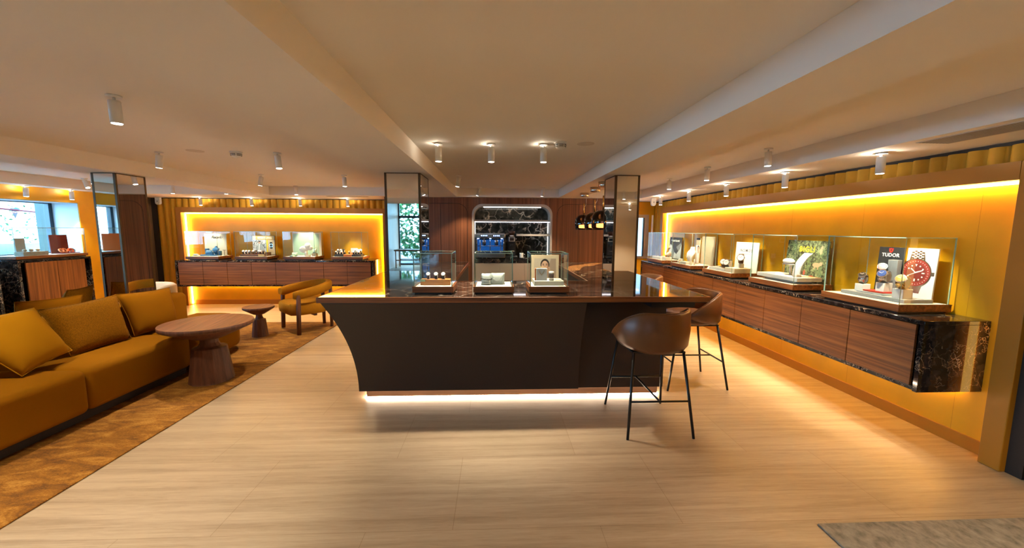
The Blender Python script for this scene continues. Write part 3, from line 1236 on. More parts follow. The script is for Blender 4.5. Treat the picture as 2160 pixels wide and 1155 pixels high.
pillow([(-3.93, 2.82, .93), (-3.80, 3.33, .955), (-3.66, 3.44, .56), (-3.60, 3.02, .487)], .20, 'velvet_light', 'square smooth mustard cushion at the left photo edge on the sofa seat', seed=1)
pillow([(-3.90, 3.44, .915), (-3.90, 4.14, .93), (-3.76, 4.10, .480), (-3.76, 3.52, .480)], .15, 'velvet_fleck', 'flecked golden brown cushion in the middle of the sofa seat', seed=2)
pillow([(-3.92, 4.15, .93), (-3.90, 4.80, .905), (-3.77, 4.72, .478), (-3.80, 4.18, .478)], .16, 'velvet', 'plain dark mustard cushion on the sofa beside the mirror column', seed=3)
pillow([(-4.29, 3.62, .95), (-4.29, 4.20, .925), (-4.40, 4.20, .478), (-4.40, 3.62, .478)], .14, 'velvet', 'plain mustard cushion behind the sofa back, left of the flecked one', seed=4)
pillow([(-4.40, 4.16, .975), (-4.47, 4.50, .985), (-4.62, 4.46, .478), (-4.55, 4.05, .478)], .14, 'velvet_fleck', 'flecked cushion peeking over the sofa back beside the mirror column', seed=5)

# ================================================================== ROUND WOODEN TABLES
def side_table(name, label, x, y, h, r, k, zb=ZR):
    o = thing(name, label, 'side table', (x, y, zb), R(12), 'round walnut side tables')
    b = MB()
    b.lathe([(r*.36, h*.745), (r*.60, h*.815), (r*.97, h*.925), (r*.995, h*.938)], 56)
    b.lathe([(r*.995, h*.938), (r, h*.942), (r, h-.0015)], 56)
    b.build('tabletop', 'table_wood_z', o)
    MB().lathe([(r, h-.0015), (r-.0012, h)], 56).build('top_veneer', 'table_wood', o)
    b = MB()
    n = 12
    b.lathe([(k*1.0, 0), (k*.98, .01), (k*.76, h*.56), (k*.74, h*.575)], n, smooth=False)
    b.build('base', 'table_wood_z', o)
    b = MB()
    b.lathe([(k*.73, h*.575), (k*.50, h*.60), (k*.40, h*.66), (k*.38, h*.76)], n, smooth=False)
    b.build('neck', 'table_wood_z', o)
    return o


side_table('side_table', 'larger round walnut table with a faceted cone base in front of the sofa', -3.02, 4.15, .625, .408, .205)
side_table('side_table', 'smaller round walnut table with a faceted base beside the armchair', -3.52, 5.87, .450, .205, .112)

# ================================================================== ARMCHAIRS
def armchair(label, x, y, rz, fabric, group=None, zb=ZR+.004):
    """faces local -y; two long front posts carry the ends of the bolster back"""
    o = thing('armchair', label, 'armchair', (x, y, zb), rz, group)
    for sx in (-1, 1):
        MB().tube([(sx*.345, -.27, 0), (sx*.345, -.262, .30), (sx*.343, -.25, .60), (sx*.343, -.249, .612)], [.030, .032, .030, .020], 16).build('leg', 'table_wood_z', o)
        MB().tube([(sx*.15, .30, 0), (sx*.155, .30, .35), (sx*.16, .30, .68)], [.024, .030, .026], 14).build('leg', 'table_wood_z', o)
    b = MB()
    b.box(-.30, .30, -.02, .02, .25, .29).box(-.02, .02, -.28, .30, .25, .29)
    b.build('seat_rail', 'table_wood_z', o)
    b = MB()
    pl = [(-.25, -.36), (.25, -.36), (.33, -.26), (.33, .10), (.20, .28), (-.20, .28), (-.33, .10), (-.33, -.26)]
    rows = [[(px*s, py*s, z) for px, py in pl] for z, s in ((.285, .93), (.30, .98), (.34, 1), (.42, 1), (.452, .97), (.465, .9))]
    b.sweep(rows)
    bmesh.ops.bevel(b.bm, geom=[e for e in b.bm.edges if abs(e.verts[0].co.z-e.verts[1].co.z) > .02], offset=.03, segments=3, affect='EDGES')
    for f in b.bm.faces:
        f.smooth = len(f.verts) == 4
    b.build('seat', fabric, o)
    n = 30
    rows = []
    for k in range(n+1):
        t = k/n
        a = R(-28)+R(236)*t
        cx, cyy = .335*math.cos(a), -.10+.42*math.sin(a) if math.sin(a) > 0 else -.10+.44*math.sin(a)
        zc = .60+.10*math.sin(max(0, min(PI, (a+R(20))*180/R(220)*PI/180)))
        ends = min(1, .72+min(t, 1-t)*9)
        w, h = .052*ends, .070*ends
        dx, dy = math.cos(a), math.sin(a)
        sec = []
        for q in range(14):
            b_ = 2*PI*q/14
            cq, sq = math.cos(b_), math.sin(b_)
            px, pz = w*math.copysign(abs(cq)**.7, cq), h*math.copysign(abs(sq)**.7, sq)
            sec.append((cx+dx*px, cyy+dy*px, zc+pz))
        rows.append(sec)
    MB().sweep(rows).build('backrest', fabric, o)
    return o


armchair('mustard armchair with walnut legs and a curved bolster back, beside the bar', -3.015, 6.33, R(-45), 'chair_fabric')


def tub_chair(label, x, y, rz):
    o = thing('tub_armchair', label, 'armchair', (x, y, ZR), rz)
    n = 30
    rows = []
    for k in range(n+1):
        th = R(-125)+R(250)*k/n
        u = abs(th)/R(125)
        zt = .74-.16*max(0, (u-.5)/.5)**1.4
        rows.append([(r*math.sin(th), -r*math.cos(th), z) for r, z in ((.34, .10), (.40, .30), (.405, zt-.03), (.37, zt), (.31, zt-.02), (.29, .40), (.28, .12))])
    MB().sweep(rows).build('backrest', 'cream_fabric', o)
    MB().lathe([(.22, .10), (.30, .14), (.31, .36), (.28, .42), (.02, .43)], 32).build('seat', 'cream_fabric', o)
    MB().lathe([(.22, 0), (.24, .1)], 24).build('base', 'sofa_base', o)


tub_chair('cream round-backed armchair behind the sofa end, by the mirror column', -5.36, 6.10, R(150))

# ================================================================== CEILING SPOTLIGHTS
def spot(label, x, y, zc, tx=0., ty=0., power=1., cone=70, aim=None, group='ceiling spotlights', lamp=True):
    """white cylinder on a short stem; tx, ty tilt its axis (metres of drift per metre of drop)"""
    o = thing('ceiling_spotlight', label, 'spotlight', (x, y, zc), 0, group)
    MB().lathe([(.036, -.012), (.036, 0)], 24).build('mount', 'white_paint', o)
    MB().cyl((0, 0, -.034), (0, 0, -.011), .007, seg=10).build('stem', 'white_paint', o)
    d = Vector((tx, ty, -1)).normalized()
    p0 = Vector((0, 0, -.030))
    b = MB()
    q = (-d).to_track_quat('Z', 'Y').to_matrix().to_4x4()
    q.translation = p0
    b.lathe([(.025, -.126), (.0295, -.128), (.0295, -.002), (.027, 0)], 24, mat=q)
    bo = b.build('body', 'white_paint', o)
    MB().disc(p0+d*.1275, d, .0245, .0015, 20).build('lens', 'lens_light', bo)
    if lamp:
        l = bpy.data.lights.new('lamp_light', 'SPOT')
        l.energy = SPOT_W*power
        l.color = (1, .85, .62)
        l.spot_size = R(cone)
        l.spot_blend = .55
        l.shadow_soft_size = .022
        lo = bpy.data.objects.new('lamp_light', l)
        COL.objects.link(lo)
        lo.parent = o
        lo.location = p0+d*.145
        if aim:
            d = Vector((*aim, -1)).normalized()
        lo.rotation_euler = d.to_track_quat('-Z', 'Y').to_euler()
        glow = 1. if zc < 2.3 else .3 if abs(y-3.59) < .05 and abs(x) < .6 else 0.
        if not glow:
            return o
        l = bpy.data.lights.new('lamp_glow', 'POINT')       # light leaking round the stem onto the ceiling
        l.energy = GLOW_W*power*glow
        l.color = (1, .86, .66)
        l.shadow_soft_size = .004
        lo = bpy.data.objects.new('lamp_glow', l)
        COL.objects.link(lo)
        lo.parent = o
        lo.location = (-.016, 0, -.022)
    return o


for a in (
    ('large-looking white spotlight nearest the camera at upper left', -2.20, 2.45, ZH, .02, 0, 1.2),
    ('white spotlight left of the smoke detector in the lounge ceiling', -3.39, 4.20, ZH, -.12, .02, 1),
    ('white spotlight right of the smoke detector in the lounge ceiling', -2.20, 4.15, ZH, .12, -.06, 1),
    ('tilted white spotlight above the lounge, behind the smoke detector', -3.33, 5.83, ZH, -.2, 0, 1),
    ('upright white spotlight above the armchair, left of the left bar column', -2.16, 5.80, ZH, .04, 0, 1.2),
    ('small white spotlight at the back edge of the lounge ceiling recess', -3.58, 7.30, ZH, 0, .05, .8),
    ('small white spotlight in the far left recess, above the left end of the lounge sideboard', -5.72, 7.30, ZH, 0, .0, .8),
    ('small white spotlight in the far left recess, half hidden by the ceiling beam', -4.80, 7.30, ZH, 0, .0, .8),
    ('strongly tilted white spotlight left of the tall mirror column', -6.42, 6.51, ZH, .45, -.1, .8),
    ('white spotlight above the display window at the far left', -6.89, 6.137, ZL, -.05, 0, .5),
    ('white spotlight above the orange wall just left of the tall mirror column', -6.89, 6.76, ZL, -.03, 0, .5),
    ('white spotlight over the blue jewellery showcase on the lounge back wall', -5.86, 8.13, ZL, .04, .02, 1.2, 52, (.04, .06)),
    ('white spotlight over the yellow bannered showcase on the lounge back wall', -4.87, 8.13, ZL, .03, .02, 1.2, 52, (.02, .06)),
    ('white spotlight over the mint green showcase on the lounge back wall', -3.92, 8.13, ZL, .05, .02, 1.2, 52, (-.02, .06)),
    ('white spotlight over the watch tray showcase on the lounge back wall', -2.98, 8.13, ZL, .03, .02, 1.2, 52, (-.02, .06)),
    ('left white spotlight of the three over the bar front', -.505, 3.60, ZH, 0, 0, .9),
    ('middle white spotlight of the three over the bar front', -.035, 3.59, ZH, 0, 0, .9),
    ('right white spotlight of the three over the bar front, beside the smoke detector', .432, 3.57, ZH, 0, 0, .9),
    ('tilted white spotlight right of the left bar column, behind the three in a row', -.516, 5.70, ZH, -.2, .05, .8),
    ('tilted white spotlight above the left side of the coffee niche', -.28, 7.25, ZH, -.4, .1, .6),
    ('tilted white spotlight above the right side of the coffee niche', .87, 7.20, ZH, -.12, .1, .6),
    ('white spotlight in the right ceiling recess nearest the camera', 2.53, 3.615, ZH, .03, 0, .9),
    ('white spotlight in the right ceiling recess, second from the camera', 2.55, 4.70, ZH, 0, 0, .9),
    ('white spotlight in the right ceiling recess, half behind the right mirror column', 2.56, 5.75, ZH, 0, 0, .9),
    ('white spotlight over the showcase nearest the camera on the right wall', 2.975, 2.966, ZL, .02, 0, 1.15, 62, (.30, .18)),
    ('white spotlight over the jungle board showcase on the right wall', 2.975, 3.966, ZL, .02, 0, 1.15, 62, (.30, .25)),
    ('white spotlight over the white lettered board showcase on the right wall', 2.985, 5.01, ZL, .02, 0, 1.15, 62, (.30, .26)),
    ('white spotlight over the necklace bust showcase on the right wall', 2.965, 5.95, ZL, .02, 0, 1.15, 62, (.30, .4)),
    ('white spotlight at the far end of the right wall, beside the rounded sensor', 2.93, 6.90, ZL, .02, 0, 1.15, 62, (.30, .5)),
):
    spot(*a)
# unseen spots added for fill, lifting the foreground floor and front wall
for x, y, z, pw in ((-3.39, 2.45, ZH, 1), (-2.2, .95, ZH, .9), (2.53, 1.0, ZH, .9), (-.5, 1.0, ZH, .42), (.5, 1.0, ZH, .42), (3.0, .0, ZL, .9), (2.2, .0, ZL, .5), (-5.6, 4.2, ZH, .8), (-5.6, 5.8, ZH, .8), (-6.4, 4.6, ZH, .5)):
    spot('white cylinder spotlight added out of view as fill light', x, y, z, power=pw, cone=95, group='added fill spotlights')

# ------------------------------------------------------------------ ceiling fittings
def smoke(label, x, y):
    o = thing('smoke_detector', label, 'smoke detector', (x, y, ZH))
    MB().lathe([(.050, -.012), (.055, -.010), (.055, 0)], 28).build('base', 'white_plastic', o)
    MB().lathe([(.012, -.062), (.034, -.052), (.046, -.036), (.048, -.012)], 28).build('dome', 'white_plastic', o)
    b = MB()
    for k in range(6):
        a0, a1 = 2*PI*k/6+.12, 2*PI*(k+1)/6-.12
        for z, r in ((-.026, .0485), (-.038, .0462)):
            b.tube([(r*math.cos(a0+(a1-a0)*j/5), r*math.sin(a0+(a1-a0)*j/5), z) for j in range(6)], .0028, 6)
    b.build('vent_slot', 'dark_slot', o)


smoke('white smoke detector on the lounge ceiling, between two spotlights', -2.59, 4.13)
smoke('white smoke detector on the ceiling above the bar, beside a spotlight', .57, 3.49)
for lab, x, y, z, r in (('pale round blanking plate on the lounge ceiling', -2.97, 4.11, ZH, .075), ('pale round blanking plate on the ceiling right of the bar smoke detector', .80, 3.53, ZH, .075),
                        ('pale round blanking plate on the soffit of the right wall', 2.93, 5.6, ZL, .09)):
    tag(MB().lathe([(r, -.003), (r, 0)], 36).build('ceiling_plate', 'patch', loc=(x, y, z)), lab, 'ceiling plate')


def grille(label, x0, x1, y0, y1, z, n, along):
    o = thing('air_grille', label, 'air grille', (x0, y0, z))
    w, d = x1-x0, y1-y0
    MB().box(0, w, 0, d, -.004, 0).build('frame', 'grille', o)
    b = MB()
    for k in range(n):
        if along == 'y':
            x = .012+(w-.024)*k/n
            b.box(x, x+(w-.024)/n*.45, .01, d-.01, -.0055, -.003)
        else:
            y = .012+(d-.024)*k/n
            b.box(.01, w-.01, y, y+(d-.024)/n*.45, -.0055, -.003)
    b.build('slot', 'grille_slot', o)


grille('long slotted air grille in the soffit at upper right', 2.86, 3.10, .9, 2.62, ZL, 9, 'y')
grille('slim air grille in the soffit above the lounge niche', -3.17, -2.40, 7.58, 7.66, ZL, 3, 'x')
for lab, x, y, rz in (('white rounded sensor at the back left corner under the ceiling', -6.80, 8.30, 0), ('white rounded sensor beside the far end of the right fluted wall', 3.01, 7.42, 0)):
    o = thing('motion_sensor', lab, 'sensor', (x, y, ZL), rz)
    pr = [(-.045, 0), (.045, 0)] + [(.045*math.cos(-PI*k/10), -.10+.045*math.sin(-PI*k/10)) for k in range(11)]
    MB().prism([(px, -.03, pz) for px, pz in pr], (0, .05, 0)).build('housing', 'white_plastic', o)
    MB().disc((0, -.031, -.075), (0, -1, 0), .009, .003, 14).build('eye', 'dark_slot', o)
tag(MB().cyl((3.33, 8.2, .85), (3.33, 8.2, 1.93), .020, seg=14).cyl((3.33, 8.2, 0), (3.33, 8.2, .85), .012, seg=10).build('post', 'white_paint'), 'slim white upright post beside the back window, behind the farthest showcase', 'post')

# ================================================================== PENDANT LAMPS
for k, (y, lab) in enumerate(((6.50, 'smoked glass pendant lamp farthest back over the bar, leftmost of the three'), (5.62, 'smoked glass pendant lamp in the middle of the three over the bar'),
                              (4.98, 'smoked glass pendant lamp half hidden behind the right mirror column'))):
    o = thing('pendant_lamp', lab, 'pendant lamp', ((1.475, 1.43, 1.375)[k], y, ZL), 0, 'smoked glass pendants over the bar')
    MB().lathe([(.066, -.062), (.070, -.058), (.070, 0)], 32).build('canopy', 'nickel', o)
    MB().tube([(.03, 0, -.06), (.034, 0, -.15), (.03, 0, -.19), (.004, 0, -.235), (0, 0, -.25)], .0022, 6).build('cord', 'white_plastic', o)
    MB().cyl((0, 0, -.36), (0, 0, -.17), .009, seg=12).build('rod', 'gold_metal', o)
    b = MB()
    b.lathe([(.020, -.352), (.075, -.358), (.115, -.385), (.138, -.43), (.145, -.49), (.142, -.56), (.128, -.602), (.124, -.602), (.136, -.56), (.139, -.49), (.132, -.433), (.11, -.39), (.072, -.364), (.016, -.356)], 40)
    b.build('lamp_shade', 'smoke_glass', o)
    MB().lathe([(.045, -.575), (.078, -.57), (.080, -.525), (.045, -.52)], 28).build('light_ring', 'pendant_glow', o)
    MB().lathe([(.010, -.52), (.030, -.50), (.030, -.37), (.012, -.35)], 20).build('holder', 'black_metal', o)

# ================================================================== COFFEE NICHE
o = thing('coffee_counter', 'beige fronted counter with a black marble top in the arched niche', 'counter', (AX0, 7.62, 0))
MB().box(.038, 1.514, -.015, .36, .963, 1.045, .002, 1).build('countertop', 'black_marble', o)
for k in range(3):
    x = .04+k*.4915
    MB().box(x+.002, x+.4885, -.012, .01, .09, .958, .002, 1).build('door', 'beige_cabinet', o)
MB().box(.04, 1.512, .01, .36, .09, .958).build('carcass', 'beige_cabinet', o)
MB().box(.05, 1.50, .03, .34, 0, .09).build('base', 'counter_black', o)
for lab, x0, x1, z0, z1 in (('full width pale shelf across the arched coffee niche', AX0+.037, AX1-.037, 1.764, 1.80), ('short pale shelf on the right of the coffee niche, beside the grinder', .42, AX1-.037, 1.489, 1.527)):
    o = thing('niche_shelf', lab, 'shelf', (0, 7.63, 0), 0)
    MB().box(x0, x1, 0, .35, z0, z1, .002, 1).build('board', 'beige_trim', o)
    if z0 > 1.6:
        MB().box(x0+.01, x1-.01, .012, .030, z0-.008, z0-.001).build('led_strip', 'led_shelf', o)
led('white LED line inside the top curve of the coffee niche', MB().box(AX0+.22, AX1-.22, 7.64, 7.66, AT-.062, AT-.053), 'led_white')
led('white LED lines up both sides of the coffee niche', MB().box(AX0+.040, AX0+.048, 7.90, 7.92, 1.05, 1.75).box(AX1-.048, AX1-.040, 7.90, 7.92, 1.05, 1.48).box(AX1-.048, AX1-.040, 7.90, 7.92, 1.54, 1.75), 'led_dim')

zc = 1.045
o = thing('espresso_machine', 'steel two-group espresso machine glowing blue, in the coffee niche', 'espresso machine', (-.39, 7.625, zc))
MB().box(.0, .585, .06, .34, .03, .36).build('body', 'black_plastic', o)
MB().box(-.005, .59, .0, .34, .40, .485, .012, 2).build('top_housing', 'steel', o)
MB().box(.02, .565, .02, .33, .485, .50).build('cup_rail', 'steel', o)
MB().box(.045, .54, .052, .062, .11, .37).build('back_light', 'led_blue', o)
MB().box(-.005, .59, -.012, .34, .02, .105, .008, 2).build('drip_tray', 'steel', o)
for x in (.0, .56):
    MB().box(x-.005, x+.03, .0, .06, .1, .42, .006, 1).build('side_cheek', 'black_plastic', o)
for x in (.175, .415):
    cp = MB().box(x-.075, x+.075, -.006, .0, .415, .465, .003, 1).build('control_panel', 'black_plastic', o)
    b = MB()
    for j in range(4):
        b.box(x-.06+j*.034, x-.040+j*.034, -.009, -.005, .44, .456)
    b.build('button', 'button_blue', cp)
    MB().cyl((x, .06, .37), (x, .06, .30), .042, seg=20).build('group_head', 'steel', o)
    b = MB()
    b.cyl((x, .06, .30), (x, .06, .272), .038, seg=20).tube([(x, .02, .285), (x+.01, -.08, .275)], [.010, .016], 10).cyl((x, .05, .272), (x, .05, .24), .012, seg=10)
    b.build('portafilter', 'black_metal', o)
b = MB()
for x in (.10, .29, .50):
    b.cyl((x, .050, .12), (x, .050, .36), .010, seg=10)
b.box(.05, .535, .0, .05, .125, .135).cyl((.05, .045, .25), (.54, .045, .25), .007, seg=8)
b.build('pipework', 'steel', o)
b = MB()
for x in (.06, .295, .52):
    b.box(x-.018, x+.018, .03, .05, .385, .395)
b.build('work_light', 'button_blue', o)
for x in (.035, .555):
    MB().tube([(x, .03, .40), (x, .0, .33), (x, -.005, .17)], .006, 8).build('steam_wand', 'steel', o)
for j, x in enumerate((.08, .17, .24)):
    q = dict(zip('xyz', (x, .15, .50)))
for j in range(3):
    c_ = tag(MB().lathe([(.018, 0), (.028, .03), (.030, .042), (.026, .042), (.022, .008)], 18).build('cup', 'black_plastic', loc=(-.30+j*.07, 7.76, zc+.5)), ('leftmost', 'middle', 'rightmost')[j]+' of three small dark cups on top of the espresso machine', 'cup')

o = thing('coffee_grinder', 'black coffee grinder with a clear bean hopper, beside the espresso machine', 'coffee grinder', (.33, 7.78, zc))
MB().box(-.12, .12, -.12, .14, 0, .05, .012, 2).build('base', 'black_plastic', o)
MB().box(-.075, .075, -.02, .13, .05, .43, .015, 2).build('body', 'black_plastic', o)
b = MB()
b.lathe([(.045, .45), (.06, .48), (.098, .655), (.098, .67), (.094, .67), (.056, .485), (.04, .455)], 28)
b.build('hopper', 'hopper_glass', o)
MB().lathe([(.044, .455), (.060, .50), (.066, .53), (.02, .545)], 24).build('beans', 'strap_brown', o)
MB().lathe([(.055, .425), (.055, .452)], 24).build('collar', 'steel', o)
cp = MB().box(-.060, .060, -.030, -.018, .335, .42, .004, 1).build('display_bezel', 'white_plastic', o)
MB().box(-.042, .042, -.033, -.029, .350, .405).build('display', 'dark_slot', cp)
MB().box(-.03, .03, -.10, -.02, .245, .275).build('spout', 'black_plastic', o)
MB().tube([(-.05, -.09, .14), (-.05, -.12, .15), (.05, -.12, .15), (.05, -.09, .14)], .006, 8).build('fork', 'steel', o)
MB().ball((.085, -.01, .385), .016, .016, .016, 12).build('knob', 'steel', o)
o = thing('milk_jug', 'small steel milk jug with a white band beside the grinder', 'jug', (.52, 7.72, zc))
MB().lathe([(.040, 0), (.043, .01), (.036, .08), (.040, .11), (.035, .11), (.03, .01)], 22).build('body', 'white_plastic', o)
MB().tube([(.038, 0, .09), (.075, 0, .08), (.072, 0, .03), (.040, 0, .02)], .006, 8).build('handle', 'steel', o)
MB().lathe([(.046, 0), (.046, .018), (.040, .02)], 20, c=(0, 0, .0)).build('foot', 'black_plastic', o)
o = thing('water_tap', 'slim dark swan-neck tap on the coffee counter', 'tap', (.80, 7.84, zc))
MB().tube([(0, 0, 0), (0, 0, .26), (.0, -.02, .31), (0, -.07, .33), (0, -.12, .31), (0, -.135, .27)], .011, 10).build('spout', 'black_metal', o)
MB().lathe([(.024, 0), (.022, .02), (.014, .05)], 18).build('base', 'black_metal', o)
tag(MB().box(-.075, .075, -.06, .06, 0, .014, .004, 2).build('tray', 'steel', loc=(.62, 7.70, zc)), 'flat steel tray on the coffee counter, right of the milk jug', 'tray')

# desk and stools of the entrance hall, visible in the mirror column
o = thing('hall_desk', 'walnut desk on square legs in the entrance hall, seen in the left bar mirror', 'desk', (-3.55, -7.9, 0))
MB().box(-.6, .6, -.4, .4, .70, .76, .004, 1).build('tabletop', 'walnut_x', o)
for x in (-.56, .52):
    for y in (-.36, .32):
        MB().box(x, x+.04, y, y+.04, 0, .70).build('leg', 'walnut_z', o)
MB().box(-.52, .52, -.34, -.31, .30, .34).box(-.52, .52, .31, .34, .30, .34).build('rail', 'walnut_x', o)

# ================================================================== THINGS IN THE SHOWCASES
def at(name, label, cat, F, x, y, z, rz=0., group=None):
    return thing(name, label, cat, frame(F, x, y, z), F[2]+rz, group)


def watch(F, x, y, z, label, r=.016, dial='white_dial', strap='strap_black', case='steel', rz=0., tilt=50, group='watches', bezel=None, lean=0.):
    """wristwatch closed round a cuff; its dial looks up and towards the viewer"""
    o = at('wristwatch', label, 'watch', F, x, y, z, rz, group)
    rr = r*1.45
    w = r*(.80 if strap in ('steel', 'gold_metal') else .66)
    c = Vector((0, 0, rr))
    t = R(tilt)
    n = Vector((0, -math.cos(t), math.sin(t)))
    rows = []
    for k in range(28):
        a = 2*PI*k/28
        d = Vector((0, math.cos(a), math.sin(a)))
        f = 1 if d.dot(n) > .3 else .85
        rows.append([tuple(c+d*(rr*1.0)+Vector((-w*f, 0, 0))), tuple(c+d*(rr*1.0)+Vector((w*f, 0, 0))), tuple(c+d*rr*.86+Vector((w*f, 0, 0))), tuple(c+d*rr*.86+Vector((-w*f, 0, 0)))])
    b = MB()
    b.grid(rows+[rows[0]], closed=True)
    b.build('strap', strap, o)
    MB().cyl(c+Vector((-w*.8, 0, 0)), c+Vector((w*.8, 0, 0)), rr*.855, seg=22).build('cuff', 'board_grey' if strap in ('steel', 'gold_metal') else 'cream_pad', o)
    p = c+n*rr*.94
    b = MB().disc(p, n, r, r*.36, 26)
    b.cyl(p+Vector((r*.95, 0, 0))+n*r*.18, p+Vector((r*1.18, 0, 0))+n*r*.18, r*.12, seg=10)
    b.build('case', case, o)
    if bezel:
        MB().disc(p+n*r*.30, n, r*.95, r*.10, 26).build('bezel', bezel, o)
    do = MB().disc(p+n*r*.34, n, r*(.70 if bezel else .84), r*.10, 24).build('dial', dial, o)
    q = p+n*r*.45
    u, v = Vector((1, 0, 0)), n.cross(Vector((1, 0, 0)))
    b = MB()
    for ang, ln in ((R(60), .5), (R(155), .62)):
        d = u*math.cos(ang)+v*math.sin(ang)
        b.tube([q, q+d*r*ln], r*.045, 5)
    b.build('hand', 'ink' if dial == 'white_dial' else 'ink_white', do)
    return o


def cube_stand(F, x, y, z, w, h, label, mat='board_white', name='display_cube', cat='display stand', group=None):
    o = MB().box(-w/2, w/2, -w/2, w/2, 0, h, .002, 1).build(name, mat, loc=frame(F, x, y, z), rz=F[2])
    return tag(o, label, cat, group)


def slab(F, x0, x1, y0, y1, z, h, label, mat, name='display_tray', cat='display tray', group=None, bev=.003):
    o = MB().box(0, x1-x0, 0, y1-y0, 0, h, bev, 2).build(name, mat, loc=frame(F, x0, y0, z), rz=F[2])
    return tag(o, label, cat, group)


def board(F, x0, x1, y, z, h, mat, label, lean=4., t=.012, name='display_board', cat='display board', ry=0.):
    o = at(name, label, cat, F, x0, y, z, ry)
    o.rotation_euler = (-R(lean), 0, F[2]+ry)
    MB().box(0, x1-x0, 0, t, 0, h, .0015, 1).build('panel', mat, o)
    return o


def flat(o, name, mat, polys, y=-.0012, t=.0011):
    """printed shapes lying on a board, outlines in board x and z"""
    b = MB()
    for p in polys:
        b.prism([(px, y, pz) for px, pz in p], (0, t, 0))
    return b.build(name, mat, o)


def ell(cx, cz, rx, rz, n=28, a0=0., a1=2*PI):
    full = abs(a1-a0-2*PI) < 1e-6
    m = n if full else n+1
    return [(cx+rx*math.cos(a0+(a1-a0)*k/n), cz+rz*math.sin(a0+(a1-a0)*k/n)) for k in range(m)]


def rect(x0, x1, z0, z1):
    return [(x0, z0), (x1, z0), (x1, z1), (x0, z1)]


def ring(cx, cz, r0, r1, n=40):
    out = []
    for k in range(n):
        a, b = 2*PI*k/n, 2*PI*(k+1)/n
        out.append([(cx+r0*math.cos(a), cz+r0*math.sin(a)), (cx+r1*math.cos(a), cz+r1*math.sin(a)), (cx+r1*math.cos(b), cz+r1*math.sin(b)), (cx+r0*math.cos(b), cz+r0*math.sin(b))])
    return out


def bust(F, x, y, z, h, mat, label, rz=0., squat=1., necklace=None):
    """necklace bust: neck, sloping shoulders, curved front, on a narrow foot"""
    o = at('necklace_bust', label, 'necklace bust', F, x, y, z, rz)
    rows = []
    for u, wx, yo, th in ((0, .18, .02, .05), (.18, .24, -.005, .06), (.42, .36, -.01, .07), (.62, .46, .01, .075), (.74, .40, .025, .07), (.83, .20, .035, .065), (.92, .15, .04, .06), (1.0, .16, .042, .06)):
        wx *= h*squat
        rows.append([(wx*math.cos(a)*.98, (yo+th*.6*math.sin(a))*h*3.2, u*h) for a in [2*PI*k/22 for k in range(22)]])
    MB().sweep(rows).build('body', mat, o)
    if necklace:
        pts = [(.17*h*math.sin(a)*1.2, -.20*h-.02*h*math.cos(a), h*(.62-.30*math.cos(a))) for a in [R(-75)+R(150)*k/14 for k in range(15)]]
        MB().tube(pts, h*.012, 6).build('necklace', necklace, o)
    return o


def cushion(F, x, y, z, w, h, mat, label, t=.04, lean=.25, name='jewellery_cushion', cat='jewellery cushion', group=None, rz=0.):
    o = at(name, label, cat, F, x, y, z, rz, group)
    b = MB()
    n = 10
    for s in (-1, 1):
        rows = []
        for i in range(n+1):
            row = []
            for k in range(n+1):
                u, v = i/n, k/n
                a, c_ = abs(2*u-1), abs(2*v-1)
                hh = ((1-a**3)*(1-c_**3))**.6
                px = (u-.5)*w*(1-.10*(1-c_*c_)*a**3)
                row.append((px, lean*h*v+s*t/2*hh, v*h*(1-.03*(1-a*a)*c_**4)))
            rows.append(row)
        b.grid(rows)
    bmesh.ops.remove_doubles(b.bm, verts=b.bm.verts, dist=.0002)
    b.build('body', mat, o)
    return o


def card(F, x, y, z, w, h, label, mat='ink_white', rz=0.):
    o = MB().prism([(-w/2, 0, 0), (-w/2, h*.7, h), (-w/2, h*.75, h), (-w/2, .004, 0)], (w, 0, 0)).build('label_card', mat, loc=frame(F, x, y, z), rz=F[2]+rz)
    return tag(o, label, 'label card')


# ---------------------------------------------------------------- bar, left: three watches on an orange block
zb = ZT+.068
F = BARF[0]
o = at('watch_stand', 'orange wood block carrying three watches in the left bar showcase', 'watch stand', F, .055, .10, zb)
MB().box(0, .265, 0, .09, 0, .052, .003, 2).build('body', 'orange_wood', o)
MB().box(0, .045, -.002, .02, .034, .053).build('plate', 'gold_metal', o)
for k, (x, w_) in enumerate(((.122, 'left'), (.192, 'middle'), (.258, 'right'))):
    watch(F, x, .145, zb+.052, '%s white-faced watch on the orange wood block on the bar' % w_, r=.0195, strap=('strap_brown', 'strap_black', 'strap_black')[k], group='watches on the bar', tilt=42)
# ---------------------------------------------------------------- bar, middle: two grey cushions
F = BARF[1]
cushion(F, .112, .12, zb, .095, .105, 'board_grey', 'smaller grey jewellery cushion at left in the middle bar showcase', t=.05)
cushion(F, .218, .155, zb, .135, .105, 'board_grey', 'wider grey jewellery cushion at right in the middle bar showcase', t=.045)
b = MB()
b.tube([(.047*math.cos(a)*1.05, .005+.033*math.sin(a), .054+.004*math.sin(2*a)) for a in [2*PI*k/26 for k in range(26)]], .0055, 8, closed=True)
for k in range(16):
    a = 2*PI*k/16
    b.ball((.050*math.cos(a), .005+.037*math.sin(a), .054), .0055, .0055, .006, 8)
tag(b.build('bracelet', 'black_dial', loc=frame(F, .112, .12, zb)), 'dark beaded bracelet round the smaller grey cushion on the bar', 'bracelet')
b = MB()
for k in range(19):
    a = R(-80)+R(160)*k/18
    b.ball((.042*math.sin(a), -.020, .088-.052*math.cos(a)), .0033, .0033, .0033, 8)
tag(b.build('necklace', 'steel', loc=frame(F, .212, .155, zb)), 'pearl-like silver necklace on the wider grey cushion on the bar', 'necklace')
tag(MB().box(-.02, .02, -.01, .01, 0, .002).build('label_card', 'ink_white', loc=frame(F, .065, .05, zb)), 'tiny white price card in the middle bar showcase', 'label card')
